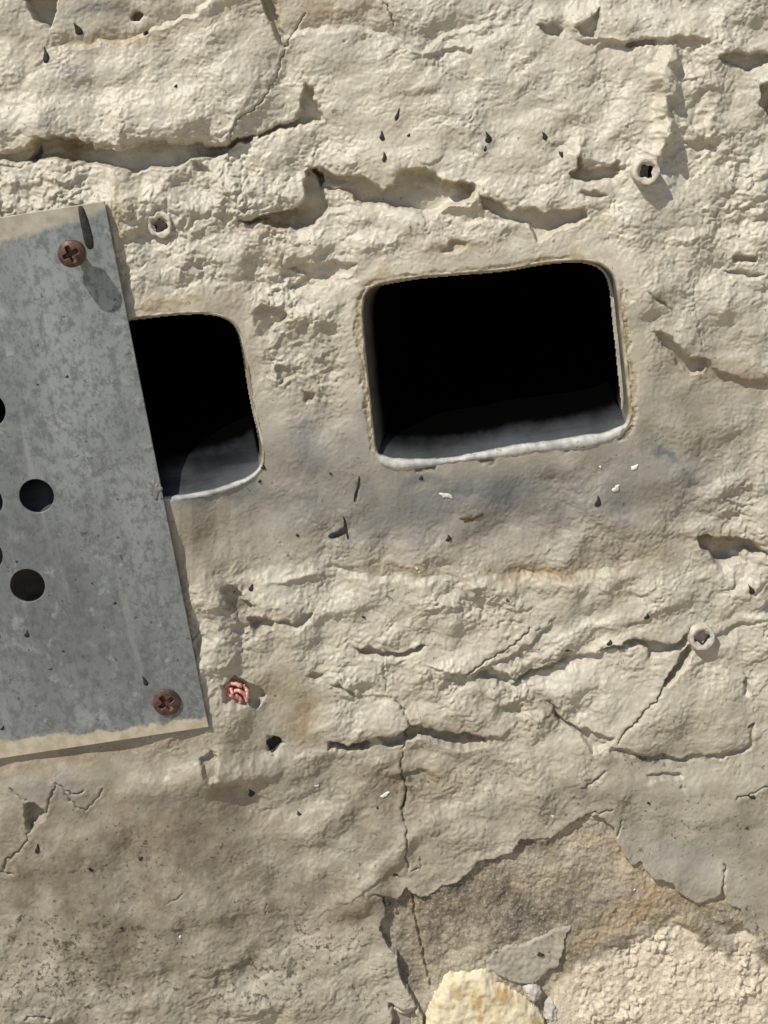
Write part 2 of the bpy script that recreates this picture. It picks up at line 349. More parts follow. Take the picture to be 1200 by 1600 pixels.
# bumps: centre, radii, rotation (deg), height
BUMPS = [
    (330, 1215, 120, 22, -10, 9), (820, 1235, 120, 28, -18, 9), (1020, 1232, 120, 22, 2, 7), (250, 1430, 160, 44, -14, 10), (500, 1290, 80, 28, -20, 8), (600, 935, 170, 24, -6, 7), (960, 918, 120, 26, -6, 6), (110, 1330, 90, 34, -10, 8),
    (1010, 820, 90, 20, 4, 5), (650, 1035, 110, 14, 4, 6), (880, 1075, 70, 18, -14, 7), (430, 940, 50, 20, 10, 6), (740, 200, 120, 22, -4, 5), (330, 390, 60, 20, -10, 6), (1120, 470, 60, 24, 30, 6),
    (862, 22, 20, 16, 0, 9), (908, 34, 20, 22, 10, 11), (1046, 88, 13, 16, 20, 20), (1038, 126, 18, 26, -8, 29), (1050, 150, 10, 14, 0, 14), (1030, 168, 11, 18, 14, 21), (1040, 200, 15, 20, -10, 25), (1024, 232, 10, 18, 12, 17), (1075, 112, 24, 9, 0, 5),
    (980, 34, 60, 22, -12, 9), (900, 232, 11, 22, 10, 9), (528, 290, 17, 7, 12, 13), (222, 40, 16, 12, 0, 6),
    (720, 318, 34, 7, -24, 9), (130, 190, 220, 30, -2, 6), (300, 170, 110, 42, -8, 7), (620, 240, 60, 24, 0, 4), (820, 300, 70, 20, 6, 6),
    (250, 352, 26, 24, 0, -4), (610, 345, 60, 14, 8, 6), (470, 385, 60, 18, -14, 6), (960, 360, 60, 26, 0, 5), (640, 130, 60, 16, -8, 5),
    (330, 936, 22, 26, -20, 12), (350, 1010, 26, 66, 0, 7), (440, 900, 70, 10, -10, 6), (830, 915, 120, 11, -2, 6), (950, 975, 110, 10, -16, 5),
    (860, 1020, 60, 10, -22, 6), (600, 1005, 90, 16, 4, 5), (770, 1080, 50, 12, 6, 6), (560, 1135, 80, 24, -4, 7), (760, 1125, 60, 22, 14, 4),
    (700, 1165, 90, 12, 4, 5), (1060, 1100, 90, 62, -6, 9), (1150, 910, 36, 40, 0, 7), (1130, 770, 26, 30, 0, 7), (420, 1195, 70, 16, -16, 7), (900, 1130, 22, 14, 0, 5),
    (395, 1560, 60, 26, -6, 9), (220, 1560, 70, 22, -10, 6), (560, 1400, 60, 20, -36, 10), (700, 1290, 60, 24, -20, 4), (540, 1175, 40, 9, 0, 5), (620, 1330, 54, 14, -42, 9),
    (70, 1590, 40, 12, -6, 6), (1120, 1270, 120, 20, 0, 5),
]
CRACKS = [  # polyline, half width, depth
    ([(476, 22), (452, 62), (442, 84), (434, 112), (420, 142), (402, 166), (372, 186), (362, 205), (358, 226)], 1.5, 6),
    ([(590, -5), (602, 8), (611, 20), (615, 38)], 1.8, 7),
    ([(0, 258), (25, 262), (55, 252)], 1.6, 6),
    ([(830, 982), (810, 1000), (786, 1018), (764, 1028), (742, 1042), (728, 1052)], 2.2, 8),
    ([(868, 964), (846, 982), (836, 984)], 1.4, 4), ([(978, 980), (1000, 972)], 1.3, 4),
    ([(1034, 1074), (1024, 1092), (1004, 1110), (994, 1126), (976, 1142), (966, 1160)], 2.2, 9),
    ([(602, 1026), (598, 1046), (604, 1070), (602, 1082)], 1.4, 5),
    ([(620, 1094), (632, 1112), (640, 1134), (636, 1152), (630, 1170), (626, 1200), (632, 1222), (636, 1244), (628, 1266), (634, 1288), (637, 1312), (634, 1336), (638, 1362)], 1.9, 8),
    ([(634, 1240), (635, 1252), (630, 1262)], 3, 10),
    ([(16, 1232), (40, 1252)], 1.6, 6), ([(70, 1270), (78, 1252), (86, 1226)], 1.7, 6), ([(88, 1222), (102, 1236), (120, 1242), (130, 1237)], 1.7, 6), ([(100, 1240), (116, 1256), (134, 1266), (148, 1252), (160, 1236)], 1.5, 5),
    ([(42, 1300), (42, 1314), (28, 1330), (12, 1342), (4, 1358)], 1.7, 6), ([(0, 1362), (20, 1366)], 2.4, 8), ([(262, 1404), (278, 1400), (286, 1393)], 1.4, 4), ([(415, 1408), (414, 1424)], 1.2, 4),
    ([(640, 1362), (652, 1358)], 1.8, 6), ([(580, 1394), (598, 1398)], 2, 7), ([(868, 1308), (892, 1288), (920, 1272), (956, 1266)], 1.8, 7), ([(962, 1312), (968, 1298), (972, 1282)], 1.6, 6), ([(1128, 1392), (1130, 1372), (1132, 1352)], 1.7, 7),
    ([(40, 1588), (60, 1582), (80, 1588)], 2.6, 8), ([(910, 1230), (928, 1220), (946, 1204)], 1.6, 6), ([(1150, 1246), (1190, 1230), (1210, 1226)], 1.7, 6),
    ([(1086, 440), (1084, 470), (1090, 500), (1096, 540)], 1.3, 3), ([(552, 740), (560, 760), (556, 780)], 1.4, 2.5), ([(1170, 370), (1190, 360), (1200, 352)], 1.4, 4), ([(1176, 1050), (1180, 1120)], 1.3, 3),
    ([(340, 780), (352, 770), (372, 760)], 1.2, 2), ([(656, 1362), (658, 1340)], 1.3, 5), ([(430, 840), (446, 862), (470, 874)], 1.0, 2),
]
TILT = [(200, 120, .05), (50, 150, .04), (180, 35, -.14), (350, 100, .07), (500, 50, -.1), (480, 10, -.14), (700, 50, .08), (650, 150, .02), (800, 150, .07), (980, 40, .12),
    (1150, 200, 0), (900, 200, .07), (100, 290, .06), (350, 300, .06), (600, 220, .0), (250, 430, .03), (450, 430, .02), (600, 380, .06), (1000, 380, .06), (1150, 380, .03), (780, 390, .0),
    (470, 550, -.09), (520, 650, -.12), (450, 750, -.18), (600, 800, -.22), (800, 780, -.24), (1000, 780, -.24), (1100, 500, -.06), (1100, 680, -.14), (1170, 800, -.05), (700, 860, -.07), (900, 860, -.09),
    (400, 880, .05), (340, 980, .18), (600, 950, .03), (800, 940, .04), (1000, 930, .05), (700, 1100, 0), (900, 1080, 0), (1080, 1110, 0), (450, 1100, -.12), (400, 1180, .06), (600, 1230, -.05),
    (150, 1250, -.2), (300, 1350, -.2), (100, 1450, -.18), (450, 1350, -.12), (500, 1300, -.05), (400, 1550, 0.), (800, 1230, -.03), (1000, 1240, -.04), (1050, 1320, -.1), (1150, 1350, -.08), (550, 1550, -.03),
    (100, 700, 0), (100, 500, 0), (200, 900, 0), (100, 1000, 0), (600, -300, 0), (600, 2000, 0), (-500, 800, 0), (1800, 800, 0)]
ROUGH = [(200, 120, .55), (50, 150, .55), (150, 30, .2), (350, 80, .5), (480, 40, .35), (600, 180, .35), (700, 60, .75), (800, 160, .5), (950, 150, .55), (950, 30, .55), (1130, 60, .7), (1120, 180, 1.), (1150, 300, .95),
    (100, 290, 1.1), (350, 300, 1.1), (250, 430, .9), (430, 420, 1.0), (480, 560, 1.0), (600, 380, .8), (760, 380, .6), (960, 370, .7), (1090, 450, .7), (1150, 400, .9), (1060, 620, .25), (1150, 600, .3),
    (480, 700, .15), (620, 800, .15), (800, 780, .15), (1000, 740, .15), (1140, 780, .8), (1150, 900, 1.), (400, 830, .12), (300, 850, .15), (350, 980, 1.0), (500, 940, .95), (700, 940, .95), (900, 860, .5), (950, 930, .9),
    (600, 1060, .9), (800, 1080, 1.), (1000, 1050, .6), (1080, 1120, .55), (440, 1090, .25), (420, 1180, .5), (150, 1250, .12), (300, 1320, .1), (100, 1400, .12), (250, 1450, .15), (450, 1300, .45), (520, 1450, .4),
    (60, 1560, .55), (250, 1560, .75), (400, 1560, .85), (560, 1540, .6), (800, 1230, .55), (1000, 1230, .3), (1100, 1320, .12), (1180, 1400, .2), (600, -300, .6), (600, 2000, .5), (-500, 800, .6), (1800, 800, .6)]
def blobs(X, Y, L):
    r = np.zeros(X.shape)
    for (cx, cy, rx, ry, rot, v) in L:
        c, s = math.cos(math.radians(rot)), math.sin(math.radians(rot))
        dx, dy = X - cx, Y - cy
        u = (dx * c + dy * s) / rx; w = (-dx * s + dy * c) / ry
        r = np.maximum(r, v * np.exp(-(u * u + w * w)))
    return r
OCHRE = [(250, 478, 60, 9, -6, .9), (630, 892, 55, 10, 0, .6), (860, 893, 130, 13, -2, .75), (475, 1125, 26, 40, 0, .9), (440, 1080, 40, 40, 0, .5), (1140, 585, 80, 16, 16, .6), (640, 1225, 70, 40, 0, .6),
    (100, 230, 60, 11, 0, .8), (200, 58, 120, 14, -8, .55), (690, 292, 60, 16, 8, .6), (460, 335, 60, 12, -24, .5), (190, 330, 16, 60, 0, .5), (110, 1185, 200, 16, -8, .7), (300, 840, 60, 60, 0, .35), (560, 1420, 70, 18, -30, .5),
    (1130, 848, 46, 14, 8, .9), (720, 385, 60, 16, 0, .4), (590, 436, 20, 10, -30, .9), (860, 412, 110, 9, -5, .7), (500, 20, 80, 24, 0, .5), (230, 1290, 220, 60, 0, .3), (700, 1145, 80, 10, 4, .5), (640, 810, 60, 30, 0, .3), (300, 475, 90, 14, -4, .6), (700, 800, 90, 20, -4, .35), (990, 870, 60, 16, 0, .5)]
SOOT = [(470, 690, 70, 50, -20, .5), (690, 745, 120, 26, -6, .5), (700, 790, 330, 60, -3, .55), (1000, 740, 140, 60, 10, .4), (490, 720, 80, 40, -10, .6), (420, 780, 60, 30, 0, .45), (330, 770, 90, 20, -8, .8), (660, 755, 80, 24, -6, .7), (780, 765, 160, 44, -4, .75), (560, 780, 200, 60, -6, .5), (950, 770, 90, 40, 0, .45), (1040, 712, 26, 9, 38, .85), (1075, 745, 30, 10, 40, .7), (1010, 690, 20, 14, 0, .6), (560, 690, 30, 60, 0, .45), (600, 790, 200, 30, 0, .35), (480, 820, 120, 24, 0, .3),
    (150, 20, 50, 20, 0, .5), (80, 1236, 60, 24, 0, .3), (110, 120, 22, 16, 0, .6), (1140, 872, 36, 10, 0, .5), (1050, 1330, 90, 40, 20, .35), (640, 60, 40, 20, 0, .25), (260, 1250, 60, 16, 0, .35), (800, 1440, 60, 40, 0, .3), (60, 1580, 80, 30, 0, .15)]
DIRT_SHADE = [(700, 800, 420, 90, -3, .6), (1130, 700, 100, 80, 0, .5), (200, 1380, 380, 220, 0, .72), (640, 1225, 40, 40, 0, .75), (680, 1150, 80, 8, 4, .8), (1010, 1186, 110, 8, 0, .7), (368, 940, 26, 16, 30, .75), (405, 976, 26, 12, 20, .75), (860, 1108, 30, 22, 30, .7), (470, 1520, 90, 50, 0, .6), (120, 1500, 160, 50, 0, .6), (460, 1515, 30, 12, 20, .8), (350, 1520, 60, 10, -10, .75), (30, 1480, 60, 60, 0, .5), (1040, 1185, 150, 20, 0, .3),
    (570, 570, 12, 130, -3, .7), (1180, 1420, 60, 40, 0, .4), (430, 1470, 50, 22, -10, .5), (1000, 1260, 180, 60, 0, .35), (850, 780, 260, 100, 0, .65), (520, 780, 180, 90, 0, .65), (1100, 660, 120, 90, 0, .5), (480, 600, 90, 120, 0, .3), (620, 1250, 300, 110, 0, .4), (1000, 1300, 240, 120, 0, .4), (500, 1400, 200, 120, 0, .45), (300, 850, 60, 80, 0, .5), (600, 1400, 50, 60, 0, .4), (300, 1560, 300, 60, 0, .35), (900, 1180, 60, 20, 0, .4)]  # real grime; the broad lower-left blobs also paint in soft shade
SPECK = [(150, 1470, 220, 70, 0, 1.), (100, 1540, 200, 60, 0, 1.), (400, 1530, 160, 60, 0, .9), (250, 1340, 260, 100, 0, .55), (500, 1480, 120, 80, 0, .8), (1050, 1290, 160, 70, 0, .6), (640, 1230, 40, 36, 0, .9), (680, 1150, 90, 14, 0, .9), (850, 1110, 50, 26, 30, .8), (1020, 1186, 120, 14, 0, .9), (370, 950, 40, 30, 0, .8), (680, 920, 40, 20, 0, .4), (800, 1220, 200, 60, 0, .5), (760, 950, 40, 24, 0, .45), (1180, 1420, 40, 50, 0, .6), (570, 1540, 70, 60, 0, .6), (30, 150, 50, 40, 0, .3), (870, 1240, 100, 40, 0, .5)]

# ------------------------------------------------------------------ the wall: one relief sheet of painted render
STEP = 1.5
gx = axis_coords(-45, 1245, STEP, -700, 1900); gy = axis_coords(-45, 1645, STEP, -600, 2500)
X, Y = np.meshgrid(gx, gy)
macro = np.zeros(CX.shape)
T = idw(TILT, CX, CY, 3.0, 50.)
T *= ((CY > -200) & (CY < 1800))
macro = np.cumsum(T, axis=0) * 20 * 1.15
k0, k1 = np.searchsorted(cgy, 0), np.searchsorted(cgy, 1600)
tr = (macro[k1] - macro[k0]) / 1600.
macro = macro - macro[k0][None] - tr[None] * np.clip(CY, 0, 1600)
macro = np.where(CY > 1600, macro * np.exp(-(CY - 1600) / 300), macro); macro = np.where(CY < 0, macro * np.exp(CY / 300), macro)
psd = poly_sdf(CX, CY, PLATE)
PLATE_BASE = float(macro[psd < -10].mean())
wgt = sstep(90, -10, psd); macro = macro * (1 - wgt) + PLATE_BASE * wgt
for _ in range(2):
    mp = np.pad(macro, 1, mode='edge'); macro = (mp[1:-1, 1:-1] * 4 + mp[:-2, 1:-1] + mp[2:, 1:-1] + mp[1:-1, :-2] + mp[1:-1, 2:]) / 8

MACRO = lambda x, y: bilin(macro, cgx, cgy, x, y)
def coat_height(X, Y):
    wx = noise(X, Y, 46, 1) * 7 + noise(X, Y, 17, 2) * 4 + noise(X, Y, 7, 3) * 1.8
    wy = noise(X, Y, 46, 4) * 7 + noise(X, Y, 17, 5) * 4 + noise(X, Y, 7, 6) * 1.8
    A = X + wx; B = Y + wy
    H = bilin(macro, cgx, cgy, X, Y)
    rough = lowmap(ROUGH, X, Y, p=3.0, r=35.)
    rough = np.clip(rough * (1 + .5 * noise(X, Y, 90, 8)), .03, 1.6)
    gxx, gyy = X[0], Y[:, 0]
    def win(x0, y0, x1, y1):
        i0, i1 = np.searchsorted(gxx, (x0, x1)); j0, j1 = np.searchsorted(gyy, (y0, y1)); return slice(j0, j1), slice(i0, i1)
    for pts, drop, wd, end in LEDGES:
        p = np.asarray(pts, float); w = win(p[:, 0].min() - 10, p[:, 1].min() - 3 * wd, p[:, 0].max() + 10, p[:, 1].max() + 4 * wd)
        a, b = A[w], B[w]
        if a.size == 0: continue
        d = b - np.interp(a, p[:, 0], p[:, 1])
        tp = sstep(p[0, 0] - 4, p[0, 0] + end, a) * sstep(p[-1, 0] + 4, p[-1, 0] - end, a)
        if drop > 0: f = -drop * sstep(-3, 5, d) * np.exp(-np.maximum(d, 0) / (wd * .6)) + .5 * drop * np.exp(-(np.minimum(d, 0) / (wd * .5)) ** 2) * (d <= 0) + .5 * drop * sstep(5, -3, d) * (d > 0)
        else: f = drop * np.where(d < 0, np.exp(d / (wd * .6)), sstep(10, 0, d))
        H[w] += f * tp
    for (cx, cy, rx, ry, rot, v) in BUMPS:
        m = 2.6 * max(rx, ry); w = win(cx - m, cy - m, cx + m, cy + m)
        c, s = math.cos(math.radians(rot)), math.sin(math.radians(rot))
        dx, dy = A[w] - cx, B[w] - cy
        u = (dx * c + dy * s) / rx; q = (-dx * s + dy * c) / ry
        H[w] += v * np.exp(-(u * u + q * q) ** 1.3)
    inpit = np.zeros(X.shape)
    for pts, dep in PITS:
        p = np.asarray(pts, float); w = win(p[:, 0].min() - 25, p[:, 1].min() - 25, p[:, 0].max() + 25, p[:, 1].max() + 25)
        if A[w].size == 0: continue
        d = poly_sdf(A[w], B[w], pts)
        f = sstep(1.5, -5.0, d); H[w] -= 1.55 * dep * f; inpit[w] = np.maximum(inpit[w], f)
    # relief of the brushed-over render: lumps, brush-filled grains, ridges
    c, s = math.cos(.28), math.sin(.28)
    u = (X * c - Y * s) + wx * 1.2; v = (X * s + Y * c) + wy * 1.2
    big = noise(u * .8, v, 34, 11) * 6.0 + noise(u * .85, v, 19, 12) * 2.6
    n10 = noise(u * .8, v * 1.1, 10.5, 13); n6 = noise(u * .85, v * 1.1, 6.2, 14)
    sab = lambda q: np.sqrt(q * q + .03); mid = (sab(n10) - .35) * 4.6 + (sab(n6) - .3) * 2.0 + noise(u, v, 15, 20) * 3.4 + noise(u, v * 1.1, 9, 21) * 2.0
    mid = mid * np.clip(.62 + .75 * noise(X, Y, 70, 22) + .5 * noise(X, Y, 28, 23), .12, 1.25) * .95
    mid = mid + noise(u * .5, v * 1.2, 12, 24) * 1.5
    pw = np.clip(.75 + .7 * noise(X, Y, 55, 25), .25, 1.3)
    mid = mid * .42 + pw * (2.5 * np.exp(-(cells(u * .88, v, 8.2, 7) / .46) ** 2) + 1.5 * np.exp(-(cells(u * .9, v, 5.8, 8) / .48) ** 2))
    fine = noise(X, Y, 5.4, 15) * .55
    lum = .55 - cells(u, v, 15, 3)
    lm = sstep(.8, 1.1, rough)
    spx = np.gradient(gxx)[None, :]; spy = np.gradient(gyy)[:, None]; sp_ = np.maximum(spx, spy)   # no finer than the mesh can carry, out beyond the frame
    am = 1 / (1 + (np.maximum(sp_ - 1.6, 0) / 4) ** 2); mid = mid * am; fine = fine * am; lum = lum * am; big = big / (1 + (np.maximum(sp_ - 4, 0) / 8) ** 2)
    H += rough * (big + mid * (1 - .55 * inpit)) + fine * (.35 + .65 * np.minimum(rough, 1)) * (1 - .4 * inpit) + lm * lum * 6.0 * (1 - .7 * inpit)
    H += noise(X, Y, 120, 16) * 5 + noise(X, Y, 62, 17) * 7.5 * (.4 + rough)
    crack = np.zeros(X.shape)
    for pts, hw, dep in CRACKS:
        p = np.asarray(pts, float); w = win(p[:, 0].min() - 12, p[:, 1].min() - 12, p[:, 0].max() + 12, p[:, 1].max() + 12)
        if X[w].size == 0: continue
        jx = noise(X[w], Y[w], 9, 31) * 3.5; jy = noise(X[w], Y[w], 9, 32) * 3.5
        d = line_dist(X[w] + jx, Y[w] + jy, pts); ww = .52 * hw * (1 + .5 * noise(X[w], Y[w], 22, 33))
        f = np.exp(-(d / ww) ** 2); H[w] -= .75 * dep * f - .13 * dep * np.exp(-((d - 3 * hw) / (2 * hw)) ** 2); crack[w] = np.maximum(crack[w], f * min(1, dep / 9))
    for (cx, cy, rr, dep) in [(212, 24, 9, 26), (231, 52, 5.5, 18), (250, 352, 9, 14), (1174, 1130, 4, 12), (608, 1414, 4.5, 8), (617, 1368, 3.5, 7)]:
        w = win(cx - 40, cy - 40, cx + 40, cy + 40); d = np.hypot(A[w] - cx, (B[w] - cy) * 1.15)
        H[w] -= dep * sstep(rr + 1.5, rr - 2.5, d)
    return H, rough, inpit, crack, wx, wy

H, rough, inpit, crack, wx, wy = coat_height(X, Y)
# outlines cut through the coat; the mesh is snapped to them so the edges stay crisp
jit = noise(X, Y, 14, 41) * 3 + noise(X, Y, 6, 42) * 1.6
def sdf_near(poly, m=90):
    p = np.asarray(poly, float); i0, i1 = np.searchsorted(gx, (p[:, 0].min() - m, p[:, 0].max() + m)); j0, j1 = np.searchsorted(gy, (p[:, 1].min() - m, p[:, 1].max() + m))
    f = np.full(X.shape, 500.); q = (slice(j0, j1), slice(i0, i1)); f[q] = poly_sdf(X[q], Y[q], p); return f
fR = sdf_near(HOLE_R[::3]); fL = sdf_near(HOLE_L[::3])
fP = np.full(X.shape, 500.); wsl = (slice(np.searchsorted(gy, 1200), None), slice(np.searchsorted(gx, 520), None))
fP[wsl] = poly_sdf(X[wsl] + wx[wsl] * .25, Y[wsl] + wy[wsl] * .25, PEEL) + jit[wsl] * .8
# calm the surface towards the openings, and crumble the bedding mortar either side of the right one
near = sstep(60, 4, np.minimum(fR, fL))
Hs = bilin(macro, cgx, cgy, X, Y) + noise(X, Y, 120, 16) * 5
H = H * (1 - .75 * near) + (Hs + 1.0) * .75 * near
ring = sstep(11, 6, fR + jit * 1.6 + noise(X, Y, 45, 55) * 7) * (fR > -2)
side = np.clip(sstep(600, 575, X) * sstep(425, 450, Y) * sstep(735, 705, Y) + sstep(955, 972, X) * sstep(425, 450, Y) * sstep(695, 672, Y) + .55 * sstep(905, 880, X) * sstep(455, 430, Y) * sstep(520, 590, X) * (Y < 520) * sstep(8, 3, fR + jit), 0, 1)
mortar = ring * side
H += mortar * (-2.5 + 3 * noise(X, Y, 30, 43) + 1.6 * noise(X, Y, 12, 47) + .8 * noise(X, Y, 6, 44))
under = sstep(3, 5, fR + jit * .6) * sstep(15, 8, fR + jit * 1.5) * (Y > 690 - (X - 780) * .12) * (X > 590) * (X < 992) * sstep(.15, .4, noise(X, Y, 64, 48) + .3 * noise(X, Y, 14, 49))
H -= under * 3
pin = sdf_near(PLATE, 60); H = np.where(pin < 12, np.minimum(H, PLATE_BASE + 4 + np.maximum(pin, 0) * .6), H)
HC = H.copy()                                            # surface of the coat, for placing things on it
def surf(px, py): return bilin(HC, gx, gy, px, py)

f = np.minimum(np.minimum(fR, fL), fP)
fdy, fdx = np.gradient(f, gy, gx); gn = np.hypot(fdx, fdy) + 1e-6
snap = (np.abs(f) < .52 * STEP) & (X > -46) & (X < 1246) & (Y > -46) & (Y < 1646)
PX = X - np.where(snap, f * fdx / gn, 0); PY = Y - np.where(snap, f * fdy / gn, 0)
f2 = np.where(snap, 0, f)
lip = sstep(16, 0, fP) * (fP > -2)
H = H + lip * (1.2 + 2.2 * noise(X, Y, 40, 45)) + sstep(60, 0, fP) * (fP > -2) * blobs(X, Y, [(1050, 1372, 90, 60, 22, 8), (950, 1300, 24, 24, 0, 4)])          # flaking edges lift a little
low = f2 < -.2
H = np.where(low, np.where(fP < 0, HC - 24, HC - 40), H)
at = dict(ochre=np.maximum(blobs(X + wx * 2, Y + wy * 2, OCHRE), 0), soot=blobs(X + wx * 2, Y + wy * 2, SOOT), dirt=blobs(X + wx * 2, Y + wy * 2, DIRT_SHADE), speck=np.clip(blobs(X, Y, SPECK) + .16 * sstep(1080, 1260, Y), 0, 1), crack=np.maximum(np.clip(crack * 1.6 - .5, 0, 1) * .6, under * .85), mortar=mortar)
at['soot'] = np.clip(at['soot'] * 1.3, 0, .95)
at['ochre'] = np.clip(at['ochre'] * 1.35 + .25 * inpit * sstep(-.1, .5, noise(X, Y, 50, 46)), 0, 1)
at['dirt'] = np.clip(at['dirt'] * 1.15 + .42 * sstep(800, 1300, Y) * sstep(-.6, .4, noise(X, Y, 150, 50)) + .12 * sstep(-.2, .5, noise(X, Y, 60, 53) + .5 * noise(X, Y, 21, 54)), 0, 1)  # lower half darkened: grime, with the soft shade there painted in
xs, zs = plane(PX, PY)
V = np.stack([xs, -H * S, zs], -1).reshape(-1, 3)
ny, nx = X.shape
idx = np.arange(ny * nx).reshape(ny, nx)
F = np.stack([idx[1:, :-1], idx[1:, 1:], idx[:-1, 1:], idx[:-1, :-1]], -1).reshape(-1, 4)
deep = (f2 < -8).ravel()
F = F[~deep[F].all(1)]
# solid body behind the sheet
ed = np.r_[idx[0, :], idx[1:, -1], idx[-1, -2::-1], idx[-2:0:-1, 0]]
back = V[ed].copy(); back[:, 1] = .3
nb = len(V); V = np.vstack([V, back]); bi = nb + np.arange(len(ed))
F = np.vstack([F, np.stack([ed, bi, np.roll(bi, -1), np.roll(ed, -1)], -1)])
cor = [bi[0], bi[nx - 1], bi[nx - 1 + ny - 1], bi[2 * nx + ny - 3]]
F = np.vstack([F, [cor]])
at = {k: np.r_[v.ravel(), np.zeros(len(ed))] for k, v in at.items()}
used = np.zeros(len(V), bool); used[F.ravel()] = True
remap = np.cumsum(used) - 1
lowv = np.r_[low.ravel(), np.ones(len(ed), bool)]
wall = big_mesh('wall', V[used], remap[F], PAINT, {k: v[used] for k, v in at.items()}, None, lowv[F].any(1))
tag(wall, 'rough stone wall under cracked and peeling cream paint, pierced by two vent openings', 'wall')

gmat = simple('pale_gravel', (.30, .25, .18), (.46, .39, .29), 30, .95)
zg = float(W(600, 2300)[2])
ground = mesh_obj('ground', [(-150, -150, zg), (150, -150, zg), (150, 150, zg), (-150, 150, zg)], [(0, 1, 2, 3)], gmat, None, False)  # unseen ground, added for warm light bounced onto the wall
tag(ground, kind='structure')

# ------------------------------------------------------------------ bare stone where the coat has come off
def patch(name, poly, step, hfun, mat, attrs_fun, parent, margin=7, ragged=2.0, drop=18):
    p = np.asarray(poly, float)
    ax = np.arange(p[:, 0].min() - margin, p[:, 0].max() + margin, step); ay = np.arange(p[:, 1].min() - margin, p[:, 1].max() + margin, step)
    A, B = np.meshgrid(ax, ay)
    d = poly_sdf(A, B, poly) + ragged * (noise(A, B, 13, 51) + .6 * noise(A, B, 5, 52))
    gy_, gx_ = np.gradient(d, step); g = np.hypot(gx_, gy_) + 1e-6
    sn = np.abs(d) < .52 * step
    PA = A - np.where(sn, d * gx_ / g, 0); PB = B - np.where(sn, d * gy_ / g, 0)
    h = hfun(A, B, d); d2 = np.where(sn, 0, d)
    h = np.where(d2 > .2, h - drop, h)
    x, z = plane(PA, PB); v = np.stack([x, -h * S, z], -1).reshape(-1, 3)
    n, m = A.shape; ii = np.arange(n * m).reshape(n, m)
    fc = np.stack([ii[1:, :-1], ii[1:, 1:], ii[:-1, 1:], ii[:-1, :-1]], -1).reshape(-1, 4)
    out = (d2 > 3.1 * step).ravel(); fc = fc[~out[fc].any(1)]
    us = np.zeros(len(v), bool); us[fc.ravel()] = True; rm = np.cumsum(us) - 1
    return big_mesh(name, v[us], rm[fc], mat, {k: q.ravel()[us] for k, q in attrs_fun(A, B, d).items()}, parent, ((d2 > .2).ravel()[fc].any(1) if drop else None))

PALE = [(872, 1540), (900, 1512), (940, 1492), (985, 1472), (1015, 1456), (1045, 1440), (1062, 1432), (1080, 1450), (1100, 1472), (1125, 1484), (1142, 1496), (1146, 1450), (1160, 1444), (1176, 1462), (1186, 1500), (1215, 1512), (1300, 1600), (1200, 1760), (900, 1770), (850, 1640), (856, 1580)]
def stone_h(A, B, d):
    pale = sstep(6, -10, poly_sdf(A + noise(A, B, 20, 61) * 8, B + noise(A, B, 20, 62) * 8, PALE))
    base = surf(A, B) * 0 + bilin(macro, cgx, cgy, A, B) - 8.5 + 4.5 * sstep(880, 990, A) - 8 * sstep(690, 620, A) + noise(A, B, 120, 16) * 5
    wx_ = noise(A, B, 12, 63) * 3; wy_ = noise(A, B, 12, 64) * 3
    brown = noise(A, B, 40, 65) * 4 + noise(A, B, 14, 66) * 1.8 + noise(A, B, 7, 67) * 1.3 + noise(A, B, 4.2, 68) * 1.0 + .05 * np.clip(B - 1330, 0, 110) - .02 * (B - 1400)
    wx_ = wx_ + noise(A, B, 6, 75) * 2.2; wy_ = wy_ + noise(A, B, 6, 76) * 2.2; rgh = (4.6 * np.exp(-(cells(A + wx_, B + wy_, 13, 5) / .45) ** 2) + 2.8 * np.exp(-(cells(A + wx_, B + wy_, 7.5, 6) / .46) ** 2)) * np.clip(.9 + .6 * noise(A, B, 26, 77), .3, 1.5) + noise(A, B, 36, 69) * 6 + noise(A, B, 5, 70) * 1.2
    tiltp = .16 * (B - 1480) - 2
    crk = np.exp(-(line_dist(A + noise(A, B, 10, 71) * 3, B, [(645, 1400), (650, 1440), (662, 1490), (668, 1520), (674, 1545)]) / 1.8) ** 2)
    return base + (1 - pale) * brown + pale * (rgh * np.clip(.8 + .9 * noise(A, B, 55, 79), .25, 1.3) + np.clip(tiltp, -6, 14)) - 7 * crk
def stone_at(A, B, d):
    pale = sstep(6, -10, poly_sdf(A + noise(A, B, 20, 61) * 8, B + noise(A, B, 20, 62) * 8, PALE))
    och = blobs(A, B, [(1000, 1420, 60, 22, -30, 1), (930, 1465, 90, 14, -32, .9), (1040, 1400, 60, 14, 20, .9), (990, 1340, 40, 20, 40, .8), (700, 1420, 60, 30, 0, .4), (800, 1400, 60, 30, 0, .5), (1110, 1420, 30, 20, 0, .6)]) * (1 - pale)
    dirt = blobs(A, B, [(800, 1420, 60, 60, 30, 1), (850, 1430, 70, 34, -20, .95), (835, 1318, 40, 16, 0, 1), (690, 1398, 80, 14, -16, .95), (690, 1450, 30, 60, 20, .6), (870, 1340, 30, 20, 0, .5), (1130, 1440, 40, 30, 0, .6), (760, 1440, 40, 50, 30, .5), (950, 1480, 60, 14, -24, .8), (620, 1410, 22, 30, 0, .7), (720, 1380, 40, 14, -20, .6), (1120, 1460, 30, 26, 40, .5), (640, 1530, 20, 50, -20, .75), (640, 1440, 30, 40, 0, .35)]) * (1 - .7 * pale)
    dirt = np.maximum(dirt, .5 * sstep(-16, -3, d) * sstep(-.1, .4, noise(A, B, 24, 72)))
    return dict(pale=pale, ochre=och, dirt=dirt)
PEEL_BIG = np.asarray(PEEL, float); cen = np.array([900, 1500.])
grow = []
for k in range(len(PEEL_BIG)):
    n_ = PEEL_BIG[k] - cen; grow.append(tuple(PEEL_BIG[k] + n_ / np.linalg.norm(n_) * 14))
